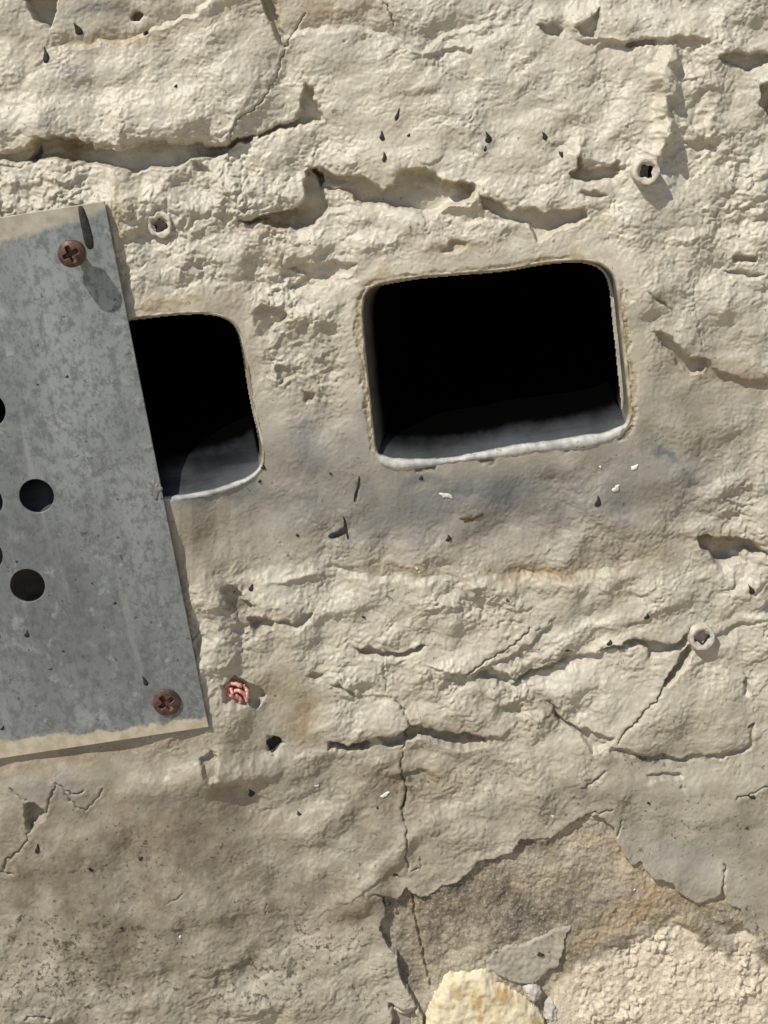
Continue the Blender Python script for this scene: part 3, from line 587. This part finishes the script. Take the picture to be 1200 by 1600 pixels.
patch('exposed_stone', grow, 1.5, stone_h, STONE, stone_at, wall, margin=4, ragged=0, drop=0)

YEL = [(690, 1526), (704, 1518), (722, 1515), (748, 1511), (762, 1512), (772, 1526), (792, 1542), (816, 1556), (836, 1572), (850, 1592), (858, 1640), (800, 1680), (700, 1670), (664, 1620), (668, 1584), (672, 1566), (684, 1548)]
def yel_h(A, B, d):
    b = bilin(macro, cgx, cgy, A, B) - 2 + noise(A, B, 120, 16) * 5
    return b + 12 * sstep(2, -16, d) + .16 * (B - 1560) + noise(A, B, 22, 81) * 3 + noise(A, B, 9, 82) * 1.6 + noise(A, B, 4.5, 83) * .8
ym = NT('yellow_sandstone', .88, .15)
ym.color(ym.mix(ym.ramp(ym.noise(110, 5, .65), .48, .7), ym.mix(ym.ramp(ym.noise(500, 3), .3, .7), (.58, .51, .36), (.68, .61, .45)), (.46, .33, .16))); ym.bump(ym.noise(1500, 4, .7), .00015, .7)
patch('stone', YEL, 1.8, yel_h, ym.m, lambda A, B, d: {}, wall, ragged=2.5)
ISL = [(760, 1502), (774, 1488), (796, 1480), (812, 1482), (830, 1470), (852, 1462), (878, 1450), (892, 1446), (884, 1462), (880, 1480), (872, 1508), (856, 1516), (842, 1532), (832, 1538), (812, 1538), (790, 1530), (776, 1520), (766, 1512)]
def isl_h(A, B, d):
    b = stone_h(A, B, d) * .5 + .5 * (bilin(macro, cgx, cgy, A, B) + noise(A, B, 120, 16) * 5) + 2.2
    return b + noise(A, B, 30, 84) * 2 + noise(A, B, 8, 85) * 1.2 + 1.0 * sstep(-14, 0, d)
def isl_at(A, B, d): z = np.zeros(A.shape); return dict(ochre=z, soot=z + .1, dirt=z + .55, speck=z + .5, crack=z, mortar=z)
patch('paint_flake', ISL, 1.8, isl_h, PAINT, isl_at, wall, ragged=2.0, drop=14)
def peb_h(A, B, d):
    return bilin(macro, cgx, cgy, A, B) - 2 + noise(A, B, 120, 16) * 5 + 15 * np.sqrt(np.clip(-d / 16, 0, 1)) + noise(A, B, 6, 86) * 3
pm = simple('grey_mortar_lump', (.36, .34, .30), (.56, .53, .48), 600, .95, .15, 0, 1600, .0002)
patch('pebble', [(818, 1542), (826, 1536), (838, 1538), (847, 1548), (845, 1562), (834, 1568), (822, 1560)], 1.6, peb_h, pm, lambda A, B, d: {}, wall, ragged=1.5)
patch('pebble', [(852, 1568), (862, 1562), (872, 1570), (872, 1592), (862, 1606), (850, 1590)], 1.6, peb_h, pm, lambda A, B, d: {}, wall, ragged=1.5)

# lifted flakes of paint: thin curled sheets with their root in the coat
def flake(pts, root, lift, th=1.6, parent=wall, mat=PAINT, n=16):
    """pts: outline; root: line (2 points) that stays down; lift: height reached at the far side"""
    o = smooth_closed(pts, 44, 1); c = o.mean(0); (x0, y0), (x1, y1) = root
    nx_, ny_ = -(y1 - y0), (x1 - x0); L = math.hypot(nx_, ny_); nx_ /= L; ny_ /= L
    dist = lambda x, y: np.abs((x - x0) * nx_ + (y - y0) * ny_)
    dm = dist(o[:, 0], o[:, 1]).max()
    base = float(surf(*c)); vs, fs = [], []
    rings = [1., .82, .6, .35, .12]; N = len(o)
    for top in (1, 0):
        for r in rings:
            q = c + (o - c) * r
            h = surf(q[:, 0], q[:, 1]) * .6 + base * .4 + 1.0 + lift * (dist(q[:, 0], q[:, 1]) / dm) ** 1.6 + noise(q[:, 0], q[:, 1], 12, 91) * .8 + (th if top else 0)
            vs += list(W(q[:, 0], q[:, 1], h))
    R_ = len(rings)
    for t in (0, 1):
        off = t * R_ * N
        for r in range(R_ - 1):
            for k in range(N):
                a_, b_ = off + r * N + k, off + r * N + (k + 1) % N; qd = (a_, b_, b_ + N, a_ + N); fs.append(qd if t == 0 else qd[::-1])
        cap = [off + (R_ - 1) * N + k for k in range(N)]; fs.append(cap if t == 0 else cap[::-1])
    for k in range(N): fs.append((k, R_ * N + k, R_ * N + (k + 1) % N, (k + 1) % N))
    ob = mesh_obj('paint_flake', vs, fs, mat, parent); return ob
flake([(610, 1580), (634, 1576), (656, 1570), (650, 1582), (630, 1590)], [(605, 1578), (656, 1568)], 5)

# ------------------------------------------------------------------ vent sleeves
def mat_sleeve():
    m = NT('sleeve_lining', .62, .3)
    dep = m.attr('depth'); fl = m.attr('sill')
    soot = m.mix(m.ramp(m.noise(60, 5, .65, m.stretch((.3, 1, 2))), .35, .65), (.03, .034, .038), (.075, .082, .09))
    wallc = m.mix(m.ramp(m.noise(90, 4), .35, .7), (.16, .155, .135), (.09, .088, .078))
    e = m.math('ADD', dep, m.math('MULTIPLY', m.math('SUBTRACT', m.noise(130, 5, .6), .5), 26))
    inner = m.mix(m.ramp(fl, .2, .7), m.mix(m.ramp(e, 6, 85), wallc, (.0015, .0015, .0015)), m.mix(m.ramp(e, 2, 46), soot, (.0012, .0012, .0012)))  # lining fades to near-black inward: shade of the duct painted into its colour
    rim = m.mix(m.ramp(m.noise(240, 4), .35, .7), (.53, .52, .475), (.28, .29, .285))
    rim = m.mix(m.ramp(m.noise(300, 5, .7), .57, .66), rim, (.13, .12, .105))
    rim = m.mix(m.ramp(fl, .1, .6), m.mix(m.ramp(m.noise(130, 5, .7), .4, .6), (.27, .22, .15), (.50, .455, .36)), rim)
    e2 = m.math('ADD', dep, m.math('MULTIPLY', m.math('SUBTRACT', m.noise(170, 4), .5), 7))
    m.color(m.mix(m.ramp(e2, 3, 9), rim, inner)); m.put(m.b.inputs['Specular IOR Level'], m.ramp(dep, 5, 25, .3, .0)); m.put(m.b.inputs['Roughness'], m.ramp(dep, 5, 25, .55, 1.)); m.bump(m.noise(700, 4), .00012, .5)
    return m.m
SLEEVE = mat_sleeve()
def sleeve(name, outline, lip, deep_px, rise, label, tin, sill, srun, yaw):
    o = outline; N = len(o); c = o.mean(0)
    nrm = np.roll(o, -1, 0) - np.roll(o, 1, 0); nrm = np.stack([nrm[:, 1], -nrm[:, 0]], 1); nrm /= np.linalg.norm(nrm, axis=1)[:, None]
    if ((o - c) * nrm).sum() < 0: nrm = -nrm                   # outward
    bot = sstep(.55, .95, nrm[:, 1])                              # 1 along the bottom edge
    hs = bilin(HC, gx, gy, o[:, 0] + nrm[:, 0] * 2, o[:, 1] + nrm[:, 1] * 2)
    k = np.ones(17) / 17; hs = np.convolve(np.r_[hs[-8:], hs, hs[:8]], k, 'valid')
    jt = noise(o[:, 0], o[:, 1], 70, 95) * 1.3 + noise(o[:, 0], o[:, 1], 24, 98) * .5 + .5 * sstep(700, 980, o[:, 0]); j2 = noise(o[:, 0], o[:, 1], 9, 96)
    wl_ = lip[0] * bot * (1 + .5 * jt); hl = lip[1] * bot * (1 + .4 * jt)
    sd = 1 - bot; rows = [(2.4 * sd + wl_ * .9, hs - 12, -1), (2.0 * sd + .6 * bot + wl_ * .6, hs - 1.2 + hl * .35 + j2, 0), (.8 * sd + wl_ * .15 + j2 * .5, hs + .5 + hl * .9 + j2 * .6, 0), (-1.0 - wl_ * .3 + j2 * .5, hs + .3 + hl + j2 * .4, 1), (-2.6 - wl_ * .45, hs - 1.8 + hl * .5, 2), (-3.6 - wl_ * .5, hs - 6, 6), (-4 - wl_ * .5, hs - 12, 12)]
    vs, dp = [], []
    for off, h, d in rows:
        q = o + nrm * (off if np.ndim(off) else np.full(N, off))[:, None]; vs.append(W(q[:, 0], q[:, 1], h)); dp.append(np.full(N, float(max(d, 0))))
    last = o + nrm * (-4 - wl_ * .5)[:, None]; wide = sstep(.1, .8, nrm[:, 1])
    hm = hs.mean(); soft = last.copy()
    for _ in range(190): soft = (np.roll(soft, 1, 0) + 2 * soft + np.roll(soft, -1, 0)) / 4
    for dd in (22, 34, 50, 70, 95, 130, 180, 250, 350, 480, 640, deep_px):
        e_ = 1 - math.exp(-(dd - 12) / 60.); q = c + (last * (1 - e_) + soft * e_ - c) * (1 - tin * (1 - math.exp(-(dd - 12) / 160.)))
        q = q + np.stack([0 * wide + math.tan(yaw) * (dd - 12), -sill * wide * (1 - math.exp(-(dd - 12) / srun)) - math.tan(rise) * (dd - 12)], 1)
        w_ = 1 - math.exp(-(dd - 12) / 90.); vs.append(W(q[:, 0], q[:, 1], hm * w_ + hs * (1 - w_) - dd)); dp.append(np.full(N, float(dd)))
    Vv = np.vstack(vs); fs = []
    for r in range(len(vs) - 1):
        for q in range(N): a_, b_ = r * N + q, r * N + (q + 1) % N; fs.append((a_, a_ + N, b_ + N, b_))
    fs.append([(len(vs) - 1) * N + q for q in range(N)])
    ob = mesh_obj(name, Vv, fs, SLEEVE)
    bm = bmesh.new(); bm.from_mesh(ob.data); bmesh.ops.recalc_face_normals(bm, faces=bm.faces); bm.to_mesh(ob.data); bm.free()
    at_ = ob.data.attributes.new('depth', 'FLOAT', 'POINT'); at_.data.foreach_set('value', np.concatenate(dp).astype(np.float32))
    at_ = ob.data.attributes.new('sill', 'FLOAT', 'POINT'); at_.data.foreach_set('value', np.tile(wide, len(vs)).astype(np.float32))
    return tag(ob, label, 'vent', 'vent sleeves in the wall')
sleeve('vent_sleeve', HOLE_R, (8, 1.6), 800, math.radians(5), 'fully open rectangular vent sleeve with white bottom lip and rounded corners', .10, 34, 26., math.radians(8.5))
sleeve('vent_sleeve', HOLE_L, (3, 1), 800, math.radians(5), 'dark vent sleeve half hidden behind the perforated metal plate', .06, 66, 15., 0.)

# ------------------------------------------------------------------ perforated metal plate
PH = PLATE_BASE + 6
ptr, pbr = W(*PLATE[0], PH + 5, PH + 5), W(*PLATE[1], PH + 5, PH + 5); ptr[1] = pbr[1] = -PH * S
axz = (ptr - pbr); PHT = np.linalg.norm(axz); axz /= PHT
axx = np.array([-axz[2], 0, axz[0]]); axx = axx if axx[0] > 0 else -axx
PM = Matrix(((axx[0], 0, axz[0], pbr[0]), (axx[1], 1, axz[1], pbr[1]), (axx[2], 0, axz[2], pbr[2]), (0, 0, 0, 1)))
plate = bpy.data.objects.new('vent_plate', None); COL.objects.link(plate); plate.matrix_world = PM; bpy.context.view_layer.update()
tag(plate, 'grey galvanised metal plate with round holes screwed over the left vent', 'plate')
def loc2(px, py):
    p = W(px, py, PH, PH + 5) - pbr; return float(p @ axx), float(p @ axz)
def mat_zinc():
    m = NT('weathered_zinc', .48, .5, .45)
    x = m.n('ShaderNodeSeparateXYZ'); m.put(x.inputs[0], m.co)
    n1 = m.noise(14, 3, .5, m.stretch((1.2, 1, .5))); n2 = m.noise(430, 6, .75, m.stretch((1, 1, .8))); n3 = m.noise(70, 5, .7)
    c = m.mix(m.ramp(n1, .33, .67), (.19, .207, .213), (.39, .418, .425))
    c = m.mix(m.ramp(n2, .42, .62, 0, .75), c, (.13, .14, .144))
    c = m.mix(m.ramp(n3, .56, .72, 0, .6), c, (.42, .46, .45))
    c = m.mix(m.ramp(m.noise(170, 5, .7), .58, .7, 0, .5), c, (.46, .48, .47))
    c = m.mix(m.ramp(m.noise(520, 2, .5), .70, .735, 0, .8), c, (.08, .08, .08))
    c = m.mix(m.ramp(m.noise(60, 5, .7, m.stretch((2.5, 1, .3))), .54, .74, 0, .4), c, (.43, .45, .45))
    edge = m.math('ADD', x.outputs[2], m.math('MULTIPLY', m.math('SUBTRACT', m.noise(95, 4, .65), .5), .009))
    slope = m.math('MULTIPLY', x.outputs[0], -.07)
    pf = m.ramp(m.math('ADD', edge, m.math('MULTIPLY', slope, -.6)), .0022, .0034, .9, 0)
    top = m.math('ADD', edge, m.math('MULTIPLY', x.outputs[0], -.16))
    pt = m.ramp(top, PHT - .004, PHT - .0012, 0, .7)
    pf = m.math('MAXIMUM', pf, pt)
    pcol = m.mix(m.ramp(m.noise(300, 4), .35, .65), (.40, .335, .235), (.52, .46, .355))
    m.color(m.mix(pf, c, pcol))
    m.put(m.b.inputs['Metallic'], m.math('MULTIPLY', m.math('SUBTRACT', 1., pf), .5))
    m.put(m.b.inputs['Roughness'], m.ramp(n2, .3, .7, .42, .62))
    m.bump(n2, .00003, .5); m.bump(m.noise(1500, 3), .00002, .4)
    return m.m
ZINC = mat_zinc()
bm = bmesh.new()
def loop(pts):
    vv = [bm.verts.new((x, 0, z)) for x, z in pts]; return [bm.edges.new((vv[k], vv[(k + 1) % len(vv)])) for k in range(len(vv))]
Lp = float(np.linalg.norm(W(*PLATE[3], PH, PH + 5) - ptr))
es = loop([(0, 0), (0, PHT), (-Lp, PHT), (-Lp, 0)])
for (cx, cy, r) in [(57, 775, 27.5), (43, 915, 27.5), (-20, 641, 29), (-23, 784, 27.5), (-23, 868, 27.5), (-110, 700, 27.5), (-96, 845, 27.5), (-66, 985, 27.5), (-130, 960, 27.5), (-200, 800, 27.5)]:
    lx, lz = loc2(cx, cy); sc = (loc2(cx + 10, cy)[0] - lx) / 10
    es += loop([(lx + r * sc * math.cos(t), lz + r * sc * math.sin(t)) for t in np.linspace(0, 2 * math.pi, 48, endpoint=False)])
bmesh.ops.triangle_fill(bm, use_beauty=True, use_dissolve=False, edges=es)
r = bmesh.ops.extrude_face_region(bm, geom=bm.faces[:])
for v in [g for g in r['geom'] if isinstance(g, bmesh.types.BMVert)]: v.co.y -= 5 * S
bmesh.ops.recalc_face_normals(bm, faces=bm.faces)
me = bpy.data.meshes.new('sheet'); bm.to_mesh(me); bm.free(); me.materials.append(ZINC)
sheet = bpy.data.objects.new('sheet', me); COL.objects.link(sheet); sheet.parent = plate
bv = sheet.modifiers.new('worn_edge', 'BEVEL'); bv.width = .9 * S; bv.segments = 2; bv.limit_method = 'ANGLE'; bv.angle_limit = math.radians(40)

RUST = simple('rusty_brass', (.05, .028, .022), (.135, .07, .052), 420, .5, .4, .25, 1500, .0001)
def screw(px, py, r, top, base, rot, dome):
    """cross-headed screw, parent = plate; top = height of the head's rim above the plate"""
    p0 = W(px, py, base, base + top); vs, fs = [], []
    nr, na = 26, 96
    def hgt(u, v, q):
        hh = dome * (1 - q * q)
        c_, s_ = math.cos(rot), math.sin(rot); a_, b_ = u * c_ + v * s_, -u * s_ + v * c_
        arm = .115 + .05 * (1 - q)
        m_ = max(float(sstep(arm + .05, arm - .03, abs(a_)) * sstep(.66, .52, abs(b_))), float(sstep(arm + .05, arm - .03, abs(b_)) * sstep(.66, .52, abs(a_))))
        return hh - m_ * min(r * (.55 - .35 * q), top + hh - .8)
    sc = float(np.linalg.norm(W(px + 1, py) - W(px, py)))
    for i in range(nr + 1):
        q = i / nr
        for k in range(na):
            t = 2 * math.pi * k / na; u, v = q * math.cos(t), q * math.sin(t)
            vs.append((p0[0] + u * r * sc, p0[1] - (top + hgt(u, v, q)) * S, p0[2] + v * r * sc))
    thick = 16 if top > 12 else 3.5; prof = [(1.0, top - 1.2), (1., top - thick), (.9, top - thick - 2), (.4, top - thick - 6), (.38, -14)]
    for q, h in prof:
        for k in range(na):
            t = 2 * math.pi * k / na; vs.append((p0[0] + q * math.cos(t) * r * sc, p0[1] - h * S, p0[2] + q * math.sin(t) * r * sc))
    rows = nr + 1 + len(prof)
    for i in range(rows - 1):
        for k in range(na): a_, b_ = i * na + k, i * na + (k + 1) % na; fs.append((a_, a_ + na, b_ + na, b_))
    return mesh_obj('screw', vs, fs, RUST, plate)
PT = PH + 5
screw(111, 397, 20.5, 40, PT, .35, 6)
screw(260, 1098, 21.5, 4, PT, .55, 5)

# ------------------------------------------------------------------ wall plugs
PLUG = simple('paint_smeared_plastic', (.40, .36, .295), (.60, .56, .48), 330, .7, .3, 0, 1400, .0001)
HOLEM = simple('dark_bore', (.02, .018, .015), (.05, .042, .034), 500, .9, .1)
def plug(px, py, r, H_, hole, label, ragged=.08, seed=0, oval=1.):
    base = float(surf(px, py)) if seed != 1 else float(bilin(macro, cgx, cgy, px, py)) + 2
    o = bpy.data.objects.new('wall_plug', None); COL.objects.link(o); p0 = W(px, py, base, base + H_); o.location = tuple(p0); bpy.context.view_layer.update()
    sc = float(np.linalg.norm(W(px + 1, py) - W(px, py))); na = 64
    def lathe(name, prof, mat, capped=None):
        vs, fs = [], []
        for i, (q, h) in enumerate(prof):
            for k in range(na):
                t = 2 * math.pi * k / na
                star = 1 + (.38 * abs(math.cos(2 * t + seed)) ** 3 if q <= hole * 1.15 else 0.)
                j = star + 1.4 * ragged * float(noise(np.array(math.cos(t) * 2 + seed * 7 + q * .06), np.array(math.sin(t) * 2 + i * .15), 1.0, 101))
                hj = 1.8 * float(noise(np.array(math.cos(t) * 1.6 + seed * 3), np.array(math.sin(t) * 1.6 + i), 1.0, 102))
                vs.append((p0[0] + q * j * math.cos(t) * sc, p0[1] - (h + hj) * S, p0[2] + q * j * oval * math.sin(t) * sc))
        for i in range(len(prof) - 1):
            for k in range(na): a_, b_ = i * na + k, i * na + (k + 1) % na; fs.append((a_, a_ + na, b_ + na, b_))
        if capped: fs.append([(len(prof) - 1) * na + k for k in range(na)])
        return mesh_obj(name, vs, fs, mat, o)
    lathe('collar', [(r + 2, -14), (r, 0), (r * .985, H_ - 2.5), (r * .94, H_ - .6), (r * .88, H_), (r * .72, H_ - .4), (r * .66, H_ - 1.4), (r * .62, H_ - 3.2), (hole * 1.12, H_ - 4.5), (hole, H_ - 6)], PLUG)
    lathe('bore', [(hole * 1.02, H_ - 5.8), (hole * .95, H_ - 16), (hole * .8, H_ - 40)], HOLEM, True)
    tag(o, label, 'wall plug', 'old plastic plugs left in the wall'); return o
plug(250, 352, 20, 4, 9.5, 'flush wall plug with ragged hole, beside the metal plate corner', .14, 1)
plug(1011, 268, 20.5, 27, 8.5, 'long protruding wall plug above the open vent, casting the longest shadow', .05, 2)
plug(1098, 998, 20, 13, 9, 'short protruding pale wall plug at the groove, lower right', .05, 3)

PINK = simple('pink_plastic', (.56, .22, .18), (.72, .42, .36), 420, .5, .4)
rp = bpy.data.objects.new('broken_plug', None); COL.objects.link(rp); hb = float(surf(370, 1086)); rp.location = tuple(W(370, 1086, hb)); bpy.context.view_layer.update()
tag(rp, 'broken pink plastic plug splayed in a chipped hole by the plate corner', 'wall plug')
def strip(pts, w, parent, mat, name='plastic_strip', th=3.0):
    """curled ribbon standing on edge: pts = (px, py, height)"""
    p = np.asarray(pts, float); t = np.linspace(0, 1, len(p)); tt = np.linspace(0, 1, 15)
    q = np.stack([np.interp(tt, t, p[:, k]) for k in range(3)], 1)
    for _ in range(3): q[1:-1] = (q[:-2] + 2 * q[1:-1] + q[2:]) / 4
    q[:, :2] += np.stack([noise(q[:, 0] * 3, q[:, 1] * 3, 9, 121), noise(q[:, 0] * 3, q[:, 1] * 3, 9, 122)], 1) * 1.0; q[:, 2] += noise(q[:, 0], q[:, 1], 9, 123) * 5
    d = np.gradient(q[:, :2], axis=0); n_ = np.stack([-d[:, 1], d[:, 0]], 1); n_ /= np.linalg.norm(n_, axis=1)[:, None] + 1e-9
    vs = []
    for k in range(len(q)):
        for sx, sh in ((-1, 0), (1, 0), (1, 1), (-1, 1)):
            e = q[k, :2] + n_[k] * sx * th * (1 if sh == 0 else .7); vs.append(W(e[0], e[1], hb + q[k, 2] + (w if sh else -6)))
    fs = [(0, 1, 2, 3), tuple(len(vs) - 4 + k for k in (3, 2, 1, 0))]
    for k in range(len(q) - 1):
        for e in range(4): a_, b_ = k * 4 + e, k * 4 + (e + 1) % 4; fs.append((a_, a_ + 4, b_ + 4, b_))
    ob = mesh_obj(name, vs, fs, mat, parent); return ob
for pts, w in [([(350, 1078, 4), (356, 1072, 6), (366, 1069, 7), (378, 1073, 6)], 5), ([(352, 1082, 3), (356, 1092, 4), (362, 1102, 3)], 5), ([(360, 1078, 6), (364, 1086, 7), (358, 1094, 5)], 5),
               ([(366, 1082, 5), (374, 1079, 7), (383, 1086, 6), (386, 1097, 4)], 6), ([(364, 1092, 5), (372, 1090, 6), (378, 1096, 5), (372, 1102, 4)], 5), ([(380, 1072, 4), (386, 1080, 5), (387, 1090, 4)], 5),
               ([(368, 1086, 5), (371, 1092, 6)], 6)]:
    strip(pts, w, rp, PINK)

# ------------------------------------------------------------------ splashes and drips that dried on the wall and the plate
def blot(pts, parent, mat, name, dome=1.6, hfun=None, n=26, it=1):
    fl = None if hfun is None else PT
    o = smooth_closed(pts, n, it); c = o.mean(0); vs, fs = [], []
    if mat is not TAR: o = c + (o - c) * (1 + .55 * noise(o[:, 0], o[:, 1], 5, 131))[:, None]
    for r, e in ((1.04, -.5), (1., .9), (.7, .9 + dome * .6), (.35, .9 + dome)):
        q = c + (o - c) * r; h = (hfun(q[:, 0], q[:, 1]) if hfun else surf(q[:, 0], q[:, 1])) + e; vs += list(W(q[:, 0], q[:, 1], h, fl))
    N = len(o)
    for r in range(3):
        for k in range(N): a_, b_ = r * N + k, r * N + (k + 1) % N; fs.append((a_, a_ + N, b_ + N, b_))
    fs.append([3 * N + k for k in range(N)])
    ob = mesh_obj(name, vs, fs, mat, parent)
    bm = bmesh.new(); bm.from_mesh(ob.data); bmesh.ops.recalc_face_normals(bm, faces=bm.faces); bm.to_mesh(ob.data); bm.free()
    return ob
def tear(x, y, L, w, ang=0., tail=.45):
    """teardrop: round end at the bottom (x,y), tail running up; ang leans the tail, degrees"""
    s_, c_ = math.sin(math.radians(ang)), math.cos(math.radians(ang)); out = []
    for (u, v) in [(0, -1), (.3, -.72), (.75, -.4), (1, -.1), (.85, .12), (.4, .26), (0, .3), (-.4, .26), (-.85, .12), (-1, -.1), (-.75 * tail, -.45), (-.2, -.75)]:
        jj = 1 + .45 * float(noise(np.array(x * .31 + u * 1.3), np.array(y * .27 + v * 1.3), 1.0, 111)); X_, Y_ = u * w * jj + .35 * w * math.sin(x + 2.2 * v), v * L * (1 + .25 * math.sin(x * 1.7 + y)); out.append((x + X_ * c_ - Y_ * s_, y + X_ * s_ + Y_ * c_))
    return out
plate_h = lambda x, y: np.full(np.shape(x), PT - .4)
for d in [(125, 49, 22, 6, -34), (73, 92, 18, 5.5, -18), (275, 135, 5, 3.4, 0), (597, 216, 15, 4.2, 4), (600, 249, 14, 3.6, -8), (620, 184, 16, 2.6, 12), (639, 212, 5, 3, 0), (762, 219, 15, 5, -12), (758, 234, 6, 2.4, 0), (850, 216, 10, 4.2, -18), (875, 240, 6, 6, 60),
          (659, 749, 6, 4.2, 0), (933, 786, 15, 5.2, -6), (700, 843, 9, 4.6, -8), (465, 837, 4, 3, 0), (567, 964, 4, 3.2, 0), (1008, 963, 9, 4.6, 0), (953, 1005, 9, 4.4, -6), (886, 1017, 5, 5, 0), (1170, 922, 11, 4.6, -12), (394, 920, 9, 4, -8), (392, 1243, 13, 6, -20),
          (466, 1271, 4, 3.6, 0), (843, 1492, 6, 5.6, 0), (609, 1413, 5, 5.5, 0), (58, 1328, 12, 4, 10), (142, 1357, 5, 3.6, 60), (190, 1448, 3.6, 3.4, 0), (617, 1367, 4, 4, 0), (1012, 1253, 3.6, 3, 0), (1172, 1243, 6, 6, 30), (410, 731, 5, 4, 20), (405, 753, 4, 3, 0), (516, 740, 3, 2.4, 0), (653, 890, 2.5, 2, 0), (219, 1343, 6, 4, 50), (1167, 1293, 3, 3, 0), (792, 936, 3, 3, 0), (590, 1262, 3, 2, 0)]:
    blot(tear(*d), wall, TAR, 'tar_drip', 1.2)
blot([(512, 838), (516, 834), (526, 830), (534, 824), (540, 822), (543, 830), (536, 835), (526, 840), (516, 842)], wall, TAR, 'tar_drip', 1.2, n=40)
blot([(536, 824), (538, 814), (535, 806), (537, 806), (541, 816), (542, 826), (545, 840), (543, 844), (540, 832)], wall, TAR, 'tar_drip', .6, n=40)
blot([(552, 784), (556, 778), (562, 758), (562, 744), (560, 742), (559, 756), (553, 774)], wall, TAR, 'tar_drip', .6, n=36)
LEAF = simple('dry_leaf', (.10, .075, .05), (.17, .13, .09), 400, .8)
blot([(719, 812), (724, 805), (732, 801), (738, 806), (748, 804), (752, 800), (749, 807), (740, 812), (734, 815)], wall, LEAF, 'dry_leaf', 2, n=40)
blot([(415, 1158), (422, 1156), (440, 1156), (438, 1166), (430, 1175), (422, 1178), (418, 1168)], wall, TAR, 'tar_drip', .8, n=36)
for pts in ([(688, 772), (694, 770), (702, 773), (709, 774), (706, 780), (698, 779), (690, 777)], [(955, 764), (962, 758), (968, 757), (966, 764), (960, 769)], [(984, 730), (990, 727), (999, 726), (996, 732), (988, 735)], [(649, 886), (652, 886), (657, 893), (655, 896)], [(935, 729), (940, 728), (940, 733)], [(859, 1272), (866, 1273), (864, 1278)],
            [(280, 1459), (284, 1458), (285, 1462), (281, 1463)], [(982, 1391), (990, 1387), (993, 1389), (985, 1394)], [(490, 1228), (500, 1226), (496, 1232)], [(592, 1246), (608, 1237), (610, 1241), (598, 1249)]):
    blot(pts, wall, WHITE, 'paint_splash', .8)
# on the plate
blot([(121, 324), (127, 321), (132, 327), (140, 350), (146, 375), (146, 388), (138, 390), (132, 380), (127, 355)], plate, TAR, 'tar_drip', 1.6, plate_h, 44)
for d in [(43, 993, 12, 4.6, 0), (105, 589, 3, 3, 0), (99, 1018, 3, 3, 0), (179, 943, 3.4, 3, 0), (79, 1046, 3, 3, 0), (227, 1068, 12, 4, -16), (58, 601, 2, 2, 0), (26, 878, 4, 2.4, -40), (4, 1139, 5, 4, 0), (144, 912, 2, 2, 0), (183, 780, 2, 2, 0)]:
    blot(tear(*d), plate, TAR, 'tar_drip', .8, plate_h)
CHIP = simple('grey_scab', (.13, .125, .12), (.24, .235, .23), 500, .8, .3, 0, 1500, .0002)
blot([(230, 754), (238, 751), (246, 754), (252, 764), (250, 774), (244, 781), (238, 775), (234, 766)], plate, CHIP, 'scab', 1.0, plate_h, 36)
